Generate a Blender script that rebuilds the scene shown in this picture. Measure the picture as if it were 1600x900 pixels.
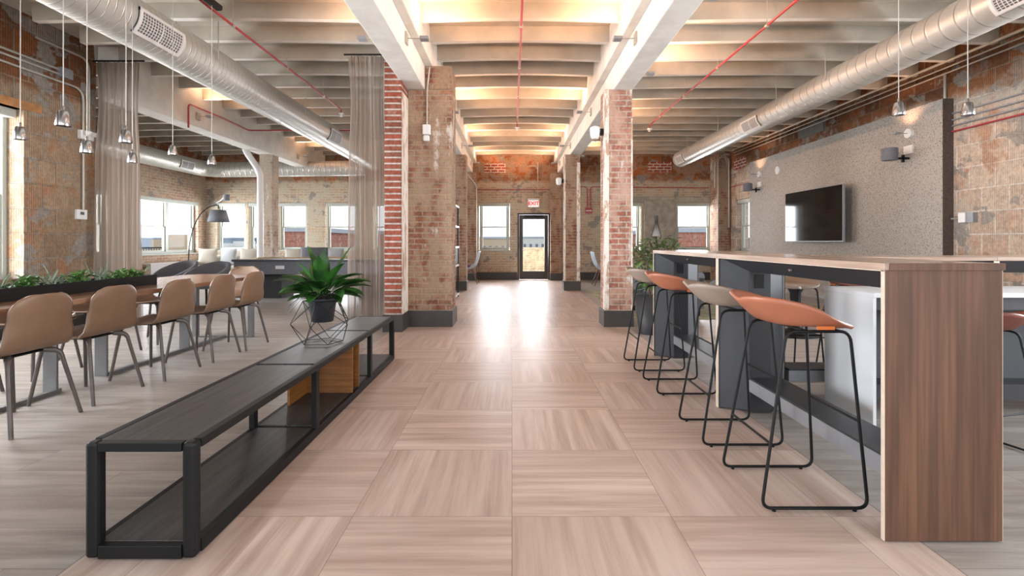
import bpy, math, random
from mathutils import Vector, Matrix
random.seed(7)
PI = math.pi
for o in list(bpy.data.objects): bpy.data.objects.remove(o)
SC = bpy.context.scene
COL = SC.collection

# ------------------------------------------------------------------ camera, world, daylight, exposure
F = 780.0; HY = 378.0; EYE = 1.1
cd = bpy.data.cameras.new('camera'); cam = bpy.data.objects.new('camera', cd); COL.objects.link(cam)
cd.sensor_width = 36; cd.lens = F/1600*36; cd.shift_y = -(450-HY)/1600
cd.clip_start = 0.05; cd.clip_end = 2000
cam.location = (0, 0, EYE); cam.rotation_euler = (PI/2, 0, 0)
SC.camera = cam
SC.view_settings.view_transform = 'Standard'; SC.view_settings.look = 'None'
SC.view_settings.gamma = 1; SC.view_settings.use_curve_mapping = False
SC.view_settings.exposure = 0.5
w = bpy.data.worlds.new('sky'); SC.world = w; w.use_nodes = True
wn = w.node_tree.nodes; wl = w.node_tree.links
bg = wn['Background']; bg.inputs[1].default_value = 1.1
tc = wn.new('ShaderNodeTexCoord'); sx = wn.new('ShaderNodeSeparateXYZ'); wl.new(tc.outputs['Generated'], sx.inputs[0])
rp = wn.new('ShaderNodeValToRGB'); wl.new(sx.outputs[2], rp.inputs[0]); wl.new(rp.outputs[0], bg.inputs[0])
rp.color_ramp.elements[0].position = 0.0; rp.color_ramp.elements[0].color = (.86, .90, .95, 1)
rp.color_ramp.elements[1].position = 0.35; rp.color_ramp.elements[1].color = (.80, .88, 1, 1)

def area_light(name, loc, rot, sx_, sy_, power, color=(1, 1, 1)):
    l = bpy.data.lights.new(name, 'AREA'); l.shape = 'RECTANGLE'; l.size = sx_; l.size_y = sy_
    l.energy = power; l.color = color
    o = bpy.data.objects.new(name, l); COL.objects.link(o); o.location = loc; o.rotation_euler = rot
    return o
DAY = (.93, .96, 1.0)
# rear and right panels are unseen added fill; left one is left-window daylight
area_light('fill_rear', (0, -3.8, 1.9), (PI/2, 0, 0), 11, 3.0, 330, DAY)
area_light('daylight_left', (-7.8, 3.4, 1.9), (0, -PI/2, 0), 3.0, 7.0, 1700, DAY)
area_light('fill_right', (8.0, 2.9, 1.9), (0, PI/2, 0), 3.0, 7.0, 1300, DAY)
area_light('daylight_far_left', (-10.8, 10.9, 1.7), (0, -PI/2, 0), 2.4, 7.5, 1300, DAY)
area_light('daylight_far', (-1.0, 16.4, 1.8), (-PI/2, 0, 0), 15, 2.4, 1700, DAY)

# ------------------------------------------------------------------ mesh builder
class MB:
    def __init__(s): s.v = []; s.f = []; s.m = []; s.cur = 0; s.smooth = False; s.sm = []
    def _add(s, vs, fs, smooth=None):
        b = len(s.v); s.v += [tuple(p) for p in vs]
        for f in fs:
            s.f.append(tuple(b+i for i in f)); s.m.append(s.cur); s.sm.append(s.smooth if smooth is None else smooth)
        return s
    def box(s, x0, x1, y0, y1, z0, z1):
        if x0 > x1: x0, x1 = x1, x0
        if y0 > y1: y0, y1 = y1, y0
        if z0 > z1: z0, z1 = z1, z0
        return s._add([(x0,y0,z0),(x1,y0,z0),(x1,y1,z0),(x0,y1,z0),(x0,y0,z1),(x1,y0,z1),(x1,y1,z1),(x0,y1,z1)],
            [(0,3,2,1),(4,5,6,7),(0,1,5,4),(1,2,6,5),(2,3,7,6),(3,0,4,7)], False)
    def hexa(s, b, t):
        return s._add(list(b)+list(t), [(0,3,2,1),(4,5,6,7),(0,1,5,4),(1,2,6,5),(2,3,7,6),(3,0,4,7)], False)
    def bar(s, p, q, w, h, w2=None, h2=None, up=(0,0,1)):
        p = Vector(p); q = Vector(q); d = (q-p).normalized(); u = Vector(up)
        if abs(d.dot(u)) > .98: u = Vector((0,1,0))
        a = d.cross(u).normalized(); b = a.cross(d).normalized()
        w2 = w if w2 is None else w2; h2 = h if h2 is None else h2
        def ring(c, w, h): return [c-a*w/2-b*h/2, c+a*w/2-b*h/2, c+a*w/2+b*h/2, c-a*w/2+b*h/2]
        return s._add(ring(p,w,h)+ring(q,w2,h2), [(0,1,2,3),(7,6,5,4),(0,4,5,1),(1,5,6,2),(2,6,7,3),(3,7,4,0)], False)
    def tube(s, pts, r, seg=8, closed=False):
        pts = [Vector(p) for p in pts]; n = len(pts)
        rr = r if isinstance(r, (list, tuple)) else [r]*n
        vs = []; prev = None
        for i, p in enumerate(pts):
            if closed: t = pts[(i+1) % n]-pts[i-1]
            else: t = pts[min(i+1, n-1)]-pts[max(i-1, 0)]
            t.normalize()
            if prev is None:
                a = t.cross(Vector((0,0,1)))
                if a.length < .1: a = t.cross(Vector((1,0,0)))
                a.normalize()
            else: a = (prev - t*prev.dot(t)).normalized()
            prev = a; b = t.cross(a)
            for k in range(seg):
                th = 2*PI*k/seg; vs.append(p+(a*math.cos(th)+b*math.sin(th))*rr[i])
        fs = []
        for i in range(n if closed else n-1):
            j = (i+1) % n
            for k in range(seg):
                k2 = (k+1) % seg; fs.append((i*seg+k, i*seg+k2, j*seg+k2, j*seg+k))
        s._add(vs, fs, True)
        if not closed: s._add(vs[:seg], [tuple(range(seg))[::-1]], False); s._add(vs[-seg:], [tuple(range(seg))], False)
        return s
    def lathe(s, prof, seg=24, c=(0,0,0), cap=True, smooth=True):
        vs = []; fs = []
        for r, z in prof:
            for k in range(seg):
                th = 2*PI*k/seg; vs.append((c[0]+r*math.cos(th), c[1]+r*math.sin(th), c[2]+z))
        for i in range(len(prof)-1):
            for k in range(seg):
                k2 = (k+1) % seg; fs.append((i*seg+k, i*seg+k2, (i+1)*seg+k2, (i+1)*seg+k))
        s._add(vs, fs, smooth)
        if cap:
            s._add(vs[:seg], [tuple(range(seg))[::-1]], False); s._add(vs[-seg:], [tuple(range(seg))], False)
        return s
    def grid(s, fn, nu, nv, closed_u=False):
        vs = [fn(i/nu, j/nv) for j in range(nv+1) for i in range(nu+1)]
        fs = [(j*(nu+1)+i, j*(nu+1)+i+1, (j+1)*(nu+1)+i+1, (j+1)*(nu+1)+i) for j in range(nv) for i in range(nu)]
        return s._add(vs, fs, True)
    def prism(s, poly, fn0, fn1):
        n = len(poly); a = [fn0(*p) for p in poly]; b = [fn1(*p) for p in poly]
        return s._add(a+b, [tuple(range(n))[::-1], tuple(range(n, 2*n))]+[(i, (i+1) % n, n+(i+1) % n, n+i) for i in range(n)], False)
    def build(s, name, mats, parent=None, loc=None, rot=None, bev=0, solid=0, sub=0, solid_off=-1):
        me = bpy.data.meshes.new(name); me.from_pydata([tuple(p) for p in s.v], [], s.f)
        if not isinstance(mats, (list, tuple)): mats = [mats]
        for m in mats: me.materials.append(m)
        me.polygons.foreach_set('material_index', s.m); me.polygons.foreach_set('use_smooth', s.sm)
        uv = me.uv_layers.new(name='box_metres'); d = uv.data
        for p in me.polygons:
            n = p.normal; ax = max(range(3), key=lambda i: abs(n[i]))
            for li in p.loop_indices:
                co = me.vertices[me.loops[li].vertex_index].co
                d[li].uv = (co.y, co.z) if ax == 0 else ((co.x, co.z) if ax == 1 else (co.x, co.y))
        me.validate(); me.update()
        o = bpy.data.objects.new(name, me); COL.objects.link(o)
        if parent: o.parent = parent
        if loc: o.location = loc
        if rot: o.rotation_euler = rot
        if solid: m = o.modifiers.new('thickness', 'SOLIDIFY'); m.thickness = solid; m.offset = solid_off
        if bev: m = o.modifiers.new('bevel', 'BEVEL'); m.width = bev; m.segments = 2; m.limit_method = 'ANGLE'; m.angle_limit = .7
        if sub: m = o.modifiers.new('smooth', 'SUBSURF'); m.levels = sub; m.render_levels = sub
        return o
def fillet(pts, r, n=5, closed=False):
    pts = [Vector(p) for p in pts]; out = []; N = len(pts)
    for i in range(N):
        if not closed and i in (0, N-1): out.append(pts[i]); continue
        a = pts[i-1]; b = pts[i]; c = pts[(i+1) % N]
        d1 = (a-b); d2 = (c-b); rr = min(r, d1.length*.45, d2.length*.45)
        p = b+d1.normalized()*rr; q = b+d2.normalized()*rr
        for k in range(n+1):
            t = k/n; out.append(p*(1-t)**2+b*2*t*(1-t)+q*t*t)
    return out
def tag(o, label=None, cat=None, group=None, kind=None):
    if label: o['label'] = label
    if cat: o['category'] = cat
    if group: o['group'] = group
    if kind: o['kind'] = kind
    return o
def thing(name, label, cat, loc=(0,0,0), rz=0, group=None, scale=1):
    o = bpy.data.objects.new(name, None); COL.objects.link(o); o.empty_display_size = .1
    o.location = loc; o.rotation_euler = (0, 0, rz); o.scale = (scale,)*3
    return tag(o, label, cat, group)
def dup(root, loc, rz=None, label=None, group=None):
    r = root.copy(); COL.objects.link(r); r.location = loc
    if rz is not None: r.rotation_euler = (0, 0, rz)
    if label: r['label'] = label
    if group: r['group'] = group
    for ch in list(root.children):
        c = ch.copy(); COL.objects.link(c); c.parent = r
        for g in list(ch.children):
            d = g.copy(); COL.objects.link(d); d.parent = c
    return r
def struct(o): o['kind'] = 'structure'; return o

# ------------------------------------------------------------------ materials
def C(r, g, b):
    f = lambda c: ((c/255+.055)/1.055)**2.4 if c > 10 else c/255/12.92
    return (f(r), f(g), f(b), 1)
class E:
    def __init__(s, nt, v): s.nt = nt; s.v = v
    def op(s, o, *a):
        n = s.nt.nodes.new('ShaderNodeMath'); n.operation = o
        for i, x in enumerate((s,)+a):
            x = x.v if isinstance(x, E) else x
            if isinstance(x, (int, float)): n.inputs[i].default_value = x
            else: s.nt.links.new(x, n.inputs[i])
        return E(s.nt, n.outputs[0])
    def __add__(s, o): return s.op('ADD', o)
    def __sub__(s, o): return s.op('SUBTRACT', o)
    def __mul__(s, o): return s.op('MULTIPLY', o)
    def __truediv__(s, o): return s.op('DIVIDE', o)
    def floor(s): return s.op('FLOOR')
    def frac(s): return s.op('FRACT')
    def abs(s): return s.op('ABSOLUTE')
    def lt(s, o): return s.op('LESS_THAN', o)
    def gt(s, o): return s.op('GREATER_THAN', o)
    def mn(s, o): return s.op('MINIMUM', o)
    def mx(s, o): return s.op('MAXIMUM', o)
    def sin(s): return s.op('SINE')
    def mod(s, o): return s.op('FLOORED_MODULO', o)
    def step(s, a, b):
        n = s.nt.nodes.new('ShaderNodeMapRange'); n.interpolation_type = 'SMOOTHSTEP'; s.nt.links.new(s.v, n.inputs[0])
        n.inputs[1].default_value = a; n.inputs[2].default_value = b; return E(s.nt, n.outputs[0])
class M:
    def __init__(s, name):
        s.m = bpy.data.materials.new(name); s.m.use_nodes = True; s.nt = s.m.node_tree
        s.b = s.nt.nodes['Principled BSDF']; s.out = s.nt.nodes['Material Output']
    def n(s, t): return s.nt.nodes.new(t)
    def coord(s, kind='Object'):
        if kind not in s.__dict__: t = s.n('ShaderNodeTexCoord'); s.__dict__[kind] = t.outputs[kind]
        return s.__dict__[kind]
    def xyz(s, kind='Object'):
        t = s.n('ShaderNodeSeparateXYZ'); s.nt.links.new(s.coord(kind), t.inputs[0]); return [E(s.nt, t.outputs[i]) for i in range(3)]
    def vec(s, x, y, z):
        t = s.n('ShaderNodeCombineXYZ')
        for i, q in enumerate((x, y, z)):
            if isinstance(q, E): s.nt.links.new(q.v, t.inputs[i])
            else: t.inputs[i].default_value = q
        return t.outputs[0]
    def noise(s, scale, detail=4, rough=.55, vec=None, kind='Object', stretch=None):
        t = s.n('ShaderNodeTexNoise'); t.inputs['Scale'].default_value = scale; t.inputs['Detail'].default_value = detail; t.inputs['Roughness'].default_value = rough
        v = vec if vec is not None else s.coord(kind)
        if stretch:
            mp = s.n('ShaderNodeMapping'); mp.inputs['Scale'].default_value = stretch; s.nt.links.new(v, mp.inputs[0]); v = mp.outputs[0]
        s.nt.links.new(v, t.inputs['Vector']); return E(s.nt, t.outputs[0])
    def mix(s, fac, a, b, mode='MIX'):
        t = s.n('ShaderNodeMix'); t.data_type = 'RGBA'; t.blend_type = mode
        for i, q in ((0, fac), (6, a), (7, b)):
            q = q.v if isinstance(q, E) else q
            if isinstance(q, (int, float)) : t.inputs[i].default_value = q if i == 0 else (q, q, q, 1)
            elif isinstance(q, tuple): t.inputs[i].default_value = q
            else: s.nt.links.new(q, t.inputs[i])
        return t.outputs[2]
    def brick(s, c1, c2, mo, w, h, ms, off=.5, smooth=.2, bias=0, kind='UV'):
        t = s.n('ShaderNodeTexBrick'); s.nt.links.new(s.coord(kind), t.inputs['Vector'])
        for k, q in (('Color1', c1), ('Color2', c2), ('Mortar', mo)): t.inputs[k].default_value = q
        t.inputs['Scale'].default_value = 1; t.inputs['Mortar Size'].default_value = ms; t.inputs['Mortar Smooth'].default_value = smooth
        t.inputs['Brick Width'].default_value = w; t.inputs['Row Height'].default_value = h; t.inputs['Bias'].default_value = bias; t.offset = off
        return t.outputs[0], E(s.nt, t.outputs[1])
    def bump(s, h, strength=.4, dist=.01):
        t = s.n('ShaderNodeBump'); t.inputs['Strength'].default_value = strength; t.inputs['Distance'].default_value = dist
        s.nt.links.new(h.v, t.inputs['Height']); s.nt.links.new(t.outputs[0], s.b.inputs['Normal'])
    def fin(s, col, rough=.8, metal=0, spec=.5, coat=0):
        if isinstance(col, tuple): s.b.inputs['Base Color'].default_value = col
        else: s.nt.links.new(col.v if isinstance(col, E) else col, s.b.inputs['Base Color'])
        if isinstance(rough, E): s.nt.links.new(rough.v, s.b.inputs['Roughness'])
        else: s.b.inputs['Roughness'].default_value = rough
        s.b.inputs['Metallic'].default_value = metal; s.b.inputs['Specular IOR Level'].default_value = spec
        s.b.inputs['Coat Weight'].default_value = coat; s.b.inputs['Coat Roughness'].default_value = .15
        return s.m
def plain(name, c, rough=.6, metal=0, var=.12, scale=8, spec=.5, bump=0, coat=0):
    m = M(name); nz = m.noise(scale, 3)
    d = tuple(max(0, q*(1-var)) for q in c[:3])+(1,)
    if bump: m.bump(nz, bump, .004)
    return m.fin(m.mix(nz.step(.3, .7), c, d), rough, metal, spec, coat)

def old_brick(name, c1, c2, mortar, plaster, amt=.5, ms=.011, white=.0, wcol=C(205,200,192), bw=.205, bh=.0715):
    m = M(name); col, fac = m.brick(c1, c2, mortar, bw, bh, ms, smooth=.4)
    big = m.noise(1.3, 6, .65); fine = m.noise(22, 5, .7); mid = m.noise(5, 5, .6)
    col = m.mix(.6, col, m.mix((fine*.6+mid*.4).step(.35, .65), C(110,106,102), C(255,255,255)), 'MULTIPLY')
    pl = (big*.6+mid*.4)
    pm = pl.step(.56-amt*.2, .66-amt*.2)*.82
    col = m.mix(pm, col, m.mix(fine.step(.35, .65), plaster, tuple(q*.72 for q in plaster[:3])+(1,)))
    if white:
        wz = m.noise(2.3, 6, .7, stretch=(1, 1, .45))
        col = m.mix(wz.step(.62-white*.2, .68-white*.2)*.8, col, wcol)
    m.bump(fine*.35+(fac*-1.0)*.8+mid*.5, .7, .012)
    return m.fin(col, .92, spec=.2)
BR_RED = C(168,96,74); BR_DK = C(140,84,62); BR_OR = C(182,116,80)
m_pillar = old_brick('weathered_brick', C(150,96,76), C(168,128,104), C(172,156,140), C(168,146,124), .62, white=.25)
m_pillar_r = old_brick('rose_brick', C(168,108,92), C(186,144,126), C(196,182,168), C(190,160,142), .50, white=.4)
m_pier = old_brick('red_brick_with_thick_mortar', C(156,84,68), C(132,88,72), C(190,182,174), C(170,150,132), .02, ms=.0125, bw=.9, bh=.0735)
m_patch = old_brick('infill_brick', C(160,78,60), C(176,92,72), C(215,208,196), C(180,160,140), .0, ms=.016, bh=.08)

def old_wall(name, kind, base_a, base_b, mortar, plaster, pl_amt, grey_amt, top_z, top_a, top_b, seed=0):
    m = M(name); X, Y, Z = m.xyz(); U, V, _ = m.xyz('UV')
    big = m.noise(1.1+seed*.13, 6, .62); mid = m.noise(4.3+seed, 5, .6); fine = m.noise(26, 5, .7); sc = m.noise(.8+seed*.1, 3)
    colb, fb = m.brick(base_a, base_b, mortar, .36 if kind == 'block' else .205, .30 if kind == 'block' else .0715, .014 if kind == 'block' else .011, smooth=.5)
    rib = ((U*(2*PI/.028)).sin()*.5+.5)
    if kind == 'block':
        rm = (mid.step(.42, .58))*(E(m.nt, fb.v)*-1+1)
        colb = m.mix(rm*rib*.5, colb, tuple(q*.42 for q in base_a[:3])+(1,))
        colb = m.mix(m.noise(2.6, 4).step(.56, .64)*.5, colb, m.mix(rib*.6, C(186,128,92), C(128,84,60)))
        # a vertical zone of plain brick courses
    colt, ft = m.brick(top_a, top_b, C(150,128,108), .36, .30, .016, smooth=.5, bias=-.1)
    colt = m.mix(rib*.5, colt, tuple(q*.45 for q in top_a[:3])+(1,))
    colt = m.mix(mid.step(.52, .64)*.6, colt, C(96,76,62))
    zz = Z+(big-.5)*.5
    tm = zz.step(top_z-.08, top_z+.08)
    col = m.mix(tm, colb, colt)
    pm = (big*.55+mid*.45).step(.60-pl_amt*.2, .68-pl_amt*.2)*(tm*-.65+1)*.85
    col = m.mix(pm, col, m.mix(fine.step(.3, .7), plaster, tuple(q*.78 for q in plaster[:3])+(1,)))
    gn = m.noise(2.2+seed*.2, 5, .55, stretch=(1, 1, 1.3))
    gm = gn.step(.665-grey_amt*.2, .69-grey_amt*.2)
    col = m.mix(gm*.85, col, m.mix(mid, C(128,124,118), C(168,164,158)))
    col = m.mix(.42, col, m.mix(fine.step(.3, .7), C(120,118,114), C(255,255,255)), 'MULTIPLY')
    m.bump(fine*.4+fb*-.6+rib*.25+mid*.7, .8, .015)
    return m.fin(col, .93, spec=.15)
m_wall_left = old_wall('ribbed_terracotta_left', 'block', C(172,150,126), C(152,128,106), C(150,138,124), C(178,160,138), .35, .55, 2.95, C(150,98,66), C(112,76,54), 0)
m_wall_right = old_wall('ribbed_terracotta_right', 'block', C(206,190,172), C(194,166,146), C(214,205,194), C(208,196,182), .42, .42, 3.08, C(160,108,74), C(104,72,54), 1)
m_wall_back = old_wall('plastered_brick_back', 'brick', C(186,156,130), C(202,182,156), C(208,198,180), C(212,202,182), .72, .30, 2.85, C(186,112,62), C(126,84,58), 2)
m_wall_wing = old_wall('plastered_brick_wing', 'brick', C(180,140,118), C(196,168,144), C(204,192,176), C(208,192,172), .55, .30, 3.0, C(150,92,66), C(126,84,58), 3)
m_concrete_pier = plain('pale_concrete', C(176,170,158), .9, var=.35, scale=5, spec=.2, bump=.5)

def floor_mat():
    m = M('stone_look_floor_tiles'); X, Y, Z = m.xyz(); T = .638
    Yr = (Y-2.0)/T; Xr = X/T
    i = Xr.floor(); j = Yr.floor(); u = Xr.frac(); v = Yr.frac()
    par = (i+j).mod(2.0)             # 0: grain along x, 1: grain along y
    edge = X.abs().gt(2*T)           # border strip, always along y
    g = par.mx(edge)
    inv = g*-1+1
    gx = X*g+Y*inv                   # coordinate across the grain
    gy = Y*g+X*inv
    half = (u*g+v*inv)*2
    pid = half.floor()
    rnd = ((i*12.9898+j*78.233+pid*37.7).sin()*43758.5453).frac()
    vec = m.vec(gx*16+rnd*50, gy*.9+rnd*17, rnd*9)
    gr = m.noise(1, 5, .6, vec=vec); gr2 = m.noise(1, 3, .6, vec=m.vec(gx*60+rnd*50, gy*2.0, rnd*5))
    # joints
    du = (u-.5).abs()*-1+.5; dv = (v-.5).abs()*-1+.5; dh = ((half.frac()-.5).abs()*-1+.5)*.5
    jt = du.mn(dv).mn(dh*1.0+.0025)*T
    joint = jt.lt(.0018)
    path = m.mix(gr.step(.25, .75), C(166,143,130), C(212,195,184))
    path = m.mix(gr2.step(.45, .75)*.35, path, C(214,204,196))
    path = m.mix(rnd*.35, path, C(172,152,140))
    # outer floor: grey planks along x
    PW = .24; r2 = (Y/PW).floor(); off = (r2*.37).frac()*1.4; q = (X+off)/1.4; c2 = q.floor()
    rn2 = ((r2*12.9+c2*57.3).sin()*4358.54).frac()
    gv = m.noise(1, 5, .62, vec=m.vec(X*1.3+rn2*13, Y*13+rn2*31, rn2*4))
    outc = m.mix(gv.step(.25, .75), C(132,123,115), C(180,174,168))
    outc = m.mix(rn2*.4, outc, C(150,142,134))
    j2 = ((Y/PW).frac()-.5).abs()*-1+.5; j3 = ((q.frac()-.5).abs()*-1+.5)*6
    jo = (j2.mn(j3)*PW).lt(.0022)
    out = X.gt(1.50).mx(X.lt(-1.50))
    col = m.mix(out, path, outc)
    jj = joint*(out*-1+1)+jo*out
    col = m.mix(jj*.5, col, C(92,82,76))
    line = ((X.abs()-1.50).abs()).lt(.003)
    col = m.mix(line*.6, col, C(90,82,76))
    m.bump(gr*.3+jj*-1.0, .12, .004)
    return m.fin(col, gr*.10+.34, spec=.42)
m_floor = floor_mat()
m_slab = plain('grey_painted_slab', C(184,178,166), .9, var=.2, scale=2.2, spec=.2, bump=.5)
m_white_paint = plain('white_painted_concrete', C(226,223,216), .85, var=.14, scale=4, spec=.3, bump=.5)
m_plaster_panel = M('grey_cork_plaster')
_n = m_plaster_panel.noise(55, 5, .75); _n2 = m_plaster_panel.noise(140, 3)
m_plaster_panel.bump(_n, .6, .006)
m_plaster_panel = m_plaster_panel.fin(m_plaster_panel.mix(_n.step(.36, .5), C(104,96,90), m_plaster_panel.mix(_n2.step(.4,.6), C(164,158,150), C(178,172,165))), .9, spec=.2)
m_return = plain('dark_speckled_plaster', C(98,86,80), .9, var=.4, scale=60, spec=.2)
m_base = plain('charcoal_baseboard', C(62,58,56), .5, var=.15)
m_winframe = plain('white_window_frame', C(176,180,172), .5, var=.06)
m_glass = M('window_glass')
_t = m_glass.n('ShaderNodeBsdfTransparent'); _g = m_glass.n('ShaderNodeBsdfGlossy'); _g.inputs['Roughness'].default_value = .02
_l = m_glass.n('ShaderNodeLayerWeight'); _l.inputs[0].default_value = .5; _f = (E(m_glass.nt, _l.outputs[1]).op('POWER', 5.0)*.3+.002).v.node; _x = m_glass.n('ShaderNodeMixShader')
m_glass.nt.links.new(_f.outputs[0], _x.inputs[0]); m_glass.nt.links.new(_t.outputs[0], _x.inputs[1]); m_glass.nt.links.new(_g.outputs[0], _x.inputs[2]); m_glass.nt.links.new(_x.outputs[0], m_glass.out.inputs[0])
m_glass = m_glass.m
m_doorframe = plain('dark_bronze_door', C(64,56,54), .45, var=.15)
m_black = plain('black_powder_coat', C(17,17,19), .55, var=.2, spec=.3)
m_blackwood = M('black_stained_oak'); _gr = m_blackwood.noise(1, 5, .65, stretch=(45, 2.5, 10)); m_blackwood.bump(_gr, .3, .003)
m_blackwood = m_blackwood.fin(m_blackwood.mix(_gr.step(.3, .7), C(38,37,38), C(68,66,66)), .42)
m_ochre = M('ochre_plywood'); _gr = m_ochre.noise(1, 4, .6, stretch=(3, 3, 60))
m_ochre = m_ochre.fin(m_ochre.mix(_gr.step(.3, .7), C(112,70,26), C(140,90,40)), .5)
m_walnut = M('walnut_laminate'); _gr = m_walnut.noise(1, 6, .6, stretch=(14, 14, .9)); _g2 = m_walnut.noise(1, 3, .5, stretch=(70, 70, 1.4))
m_walnut = m_walnut.fin(m_walnut.mix(_gr.step(.3, .7), C(80,54,40), m_walnut.mix(_g2.step(.4, .7), C(120,84,62), C(96,67,50))), .5)
def long_walnut(name, a, b):
    m = M(name); g = m.noise(1, 6, .6, stretch=(22, 1.4, 22)); return m.fin(m.mix(g.step(.3, .7), a, b), .24)
m_walnut_top = long_walnut('walnut_table_top', C(122,86,68), C(160,122,98))
m_bar_top = long_walnut('pale_walnut_bar_top', C(150,126,110), C(184,162,146))
m_ply = plain('pale_plywood_edge', C(206,190,172), .6, var=.12, scale=30)
m_slate = plain('slate_laminate', C(70,73,78), .5, var=.08, scale=3)
m_slate_dk = plain('dark_slate_laminate', C(52,53,57), .5, var=.1, scale=3)
m_steel = plain('brushed_steel_rail', C(150,153,158), .4, .25, var=.12)
m_rail_top = plain('dark_steel', C(66,68,72), .4, .4, var=.12)
m_white_panel = plain('pale_grey_laminate', C(224,228,232), .35, var=.05, scale=2)
m_shell = plain('tan_leather_shell', C(130,101,79), .45, var=.12, scale=5)
m_cognac = plain('cognac_leather', C(170,106,80), .42, var=.12, scale=6)
m_beige = plain('taupe_leather', C(152,137,125), .48, var=.1, scale=6)
m_rust = plain('russet_leather', C(120,66,52), .45, var=.12, scale=6)
m_tag = plain('orange_tag', C(214,112,44), .6)
m_bronze = plain('smoked_ash_legs', C(96,88,84), .35, .3, var=.25, scale=12)
m_tableleg = plain('grey_steel_legs', C(122,122,124), .4, .5, var=.1)
def duct_mat(name, ax, pitch):
    m = M(name); c = m.xyz(); a = c[1] if ax == 'y' else c[0]; b = c[0] if ax == 'y' else c[1]
    f = ((a+b*.12)/pitch).frac(); ln = f.lt(.09); nz = m.noise(1.5, 3)
    m.bump(((f-.5).abs()*2).step(.8, 1.0)*1.0, .5, .008)
    return m.fin(m.mix(ln*.55, m.mix(nz, C(196,194,188), C(180,177,170)), C(120,114,106)), .36, .4)
m_duct = duct_mat('galvanised_duct_fine', 'y', .085); m_duct_w = duct_mat('galvanised_duct_wide', 'y', .17); m_duct_x = duct_mat('galvanised_duct_branch', 'x', .14)
m_grille = plain('white_grille', C(214,212,210), .5)
m_grille_in = plain('dark_grille_mesh', C(92,90,92), .6, var=.3, scale=60)
m_white = plain('white_plastic', C(226,226,226), .4, var=.04)
m_conduit = plain('painted_conduit', C(186,182,172), .45, .3)
m_red = plain('red_sprinkler_pipe', C(170,52,62), .4, var=.15)
m_chrome = plain('chrome', C(176,174,174), .24, 1, var=.1, scale=3)
m_cord = plain('grey_cord', C(176,172,166), .5)
m_leaf = M('dark_glossy_leaf'); _ln = m_leaf.noise(9, 3); m_leaf = m_leaf.fin(m_leaf.mix(_ln.step(.35, .65), C(22,58,22), C(52,102,38)), .35)
m_leaf2 = plain('fresh_green_leaf', C(104,146,76), .5, var=.5, scale=14)
m_leaf3 = plain('grey_green_leaf', C(122,140,118), .6, var=.4, scale=14)
m_soil = plain('dark_moss', C(58,50,46), .95, var=.5, scale=40, bump=.8)
m_pot = plain('charcoal_pot', C(44,46,50), .5)
m_grey_fab = plain('grey_felt', C(112,115,122), .9, var=.12, scale=30)
m_fab_dk = plain('charcoal_fabric', C(112,114,122), .9, var=.15, scale=30)
m_cream = plain('cream_upholstery', C(186,180,168), .9, var=.08, scale=10)
m_cushion = plain('pale_grey_cushion', C(168,170,172), .9, var=.06, scale=10)
m_wood = plain('walnut_legs', C(96,66,48), .5, var=.2)
m_tan = plain('tan_wood_rail', C(186,160,124), .5, var=.15)
m_felt = plain('pale_table_cloth', C(176,178,182), .9, var=.04)
m_rug = plain('moss_patterned_rug', C(176,172,140), .95, var=.4, scale=5)
m_screen = plain('black_glossy_screen', C(16,15,17), .07, var=.05)
m_blue = plain('pale_blue_shell', C(176,190,200), .5)
m_purple = plain('plum_cushion', C(110,50,80), .8)

def curtain_mat(name='sheer_taupe_voile'):
    m = M(name); t = m.n('ShaderNodeBsdfTransparent'); d = m.n('ShaderNodeBsdfDiffuse'); tl = m.n('ShaderNodeBsdfTranslucent')
    nz = m.noise(1, 4, stretch=(40, 40, .6))
    c = m.mix(nz.step(.3, .7), C(160,146,134), C(186,174,164))
    for q in (d, tl): m.nt.links.new(c, q.inputs[0])
    a = m.n('ShaderNodeMixShader'); a.inputs[0].default_value = .4; m.nt.links.new(d.outputs[0], a.inputs[1]); m.nt.links.new(tl.outputs[0], a.inputs[2])
    b = m.n('ShaderNodeMixShader'); b.inputs[0].default_value = .6
    m.nt.links.new(t.outputs[0], b.inputs[1]); m.nt.links.new(a.outputs[0], b.inputs[2]); m.nt.links.new(b.outputs[0], m.out.inputs[0]); return m.m
m_curtain = curtain_mat()
def emit(name, c, s):
    m = M(name); m.b.inputs['Base Color'].default_value = c; m.b.inputs['Emission Color'].default_value = c; m.b.inputs['Emission Strength'].default_value = s
    nz = m.noise(5, 2); m.nt.links.new(m.mix(nz.step(.3,.7), c, tuple(q*.95 for q in c[:3])+(1,)), m.b.inputs['Base Color']); return m.m
m_exit = emit('lit_red_sign', C(235,24,16), .7)
m_bulb = emit('warm_led', (1, .75, .5, 1), 4)

# ------------------------------------------------------------------ room shell
YB = 14.5; XR = 6.1; XL = -5.75; XW = -8.9; YW = 6.9; ZC = 3.6; YF = -3.4
mb = MB(); mb.box(XW-.4, XR+.4, YF, YB+.4, -.12, 0); struct(mb.build('floor', m_floor))

def wall(name, axis, pos, thick, u0, u1, z0, z1, holes, mat):
    us = sorted({u0, u1}|{h[0] for h in holes}|{h[1] for h in holes}); zs = sorted({z0, z1}|{h[2] for h in holes}|{h[3] for h in holes})
    mb = MB()
    for a, b in zip(us, us[1:]):
        for c, d in zip(zs, zs[1:]):
            mu = (a+b)/2; mz = (c+d)/2
            if any(h[0] < mu < h[1] and h[2] < mz < h[3] for h in holes): continue
            if axis == 'y': mb.box(a, b, pos, pos+thick, c, d)
            else: mb.box(pos, pos+thick, a, b, c, d)
    return struct(mb.build(name, mat))
def px(x, y, Y): return ((x-800)*Y/F, EYE-(y-HY)*Y/F)
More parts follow.
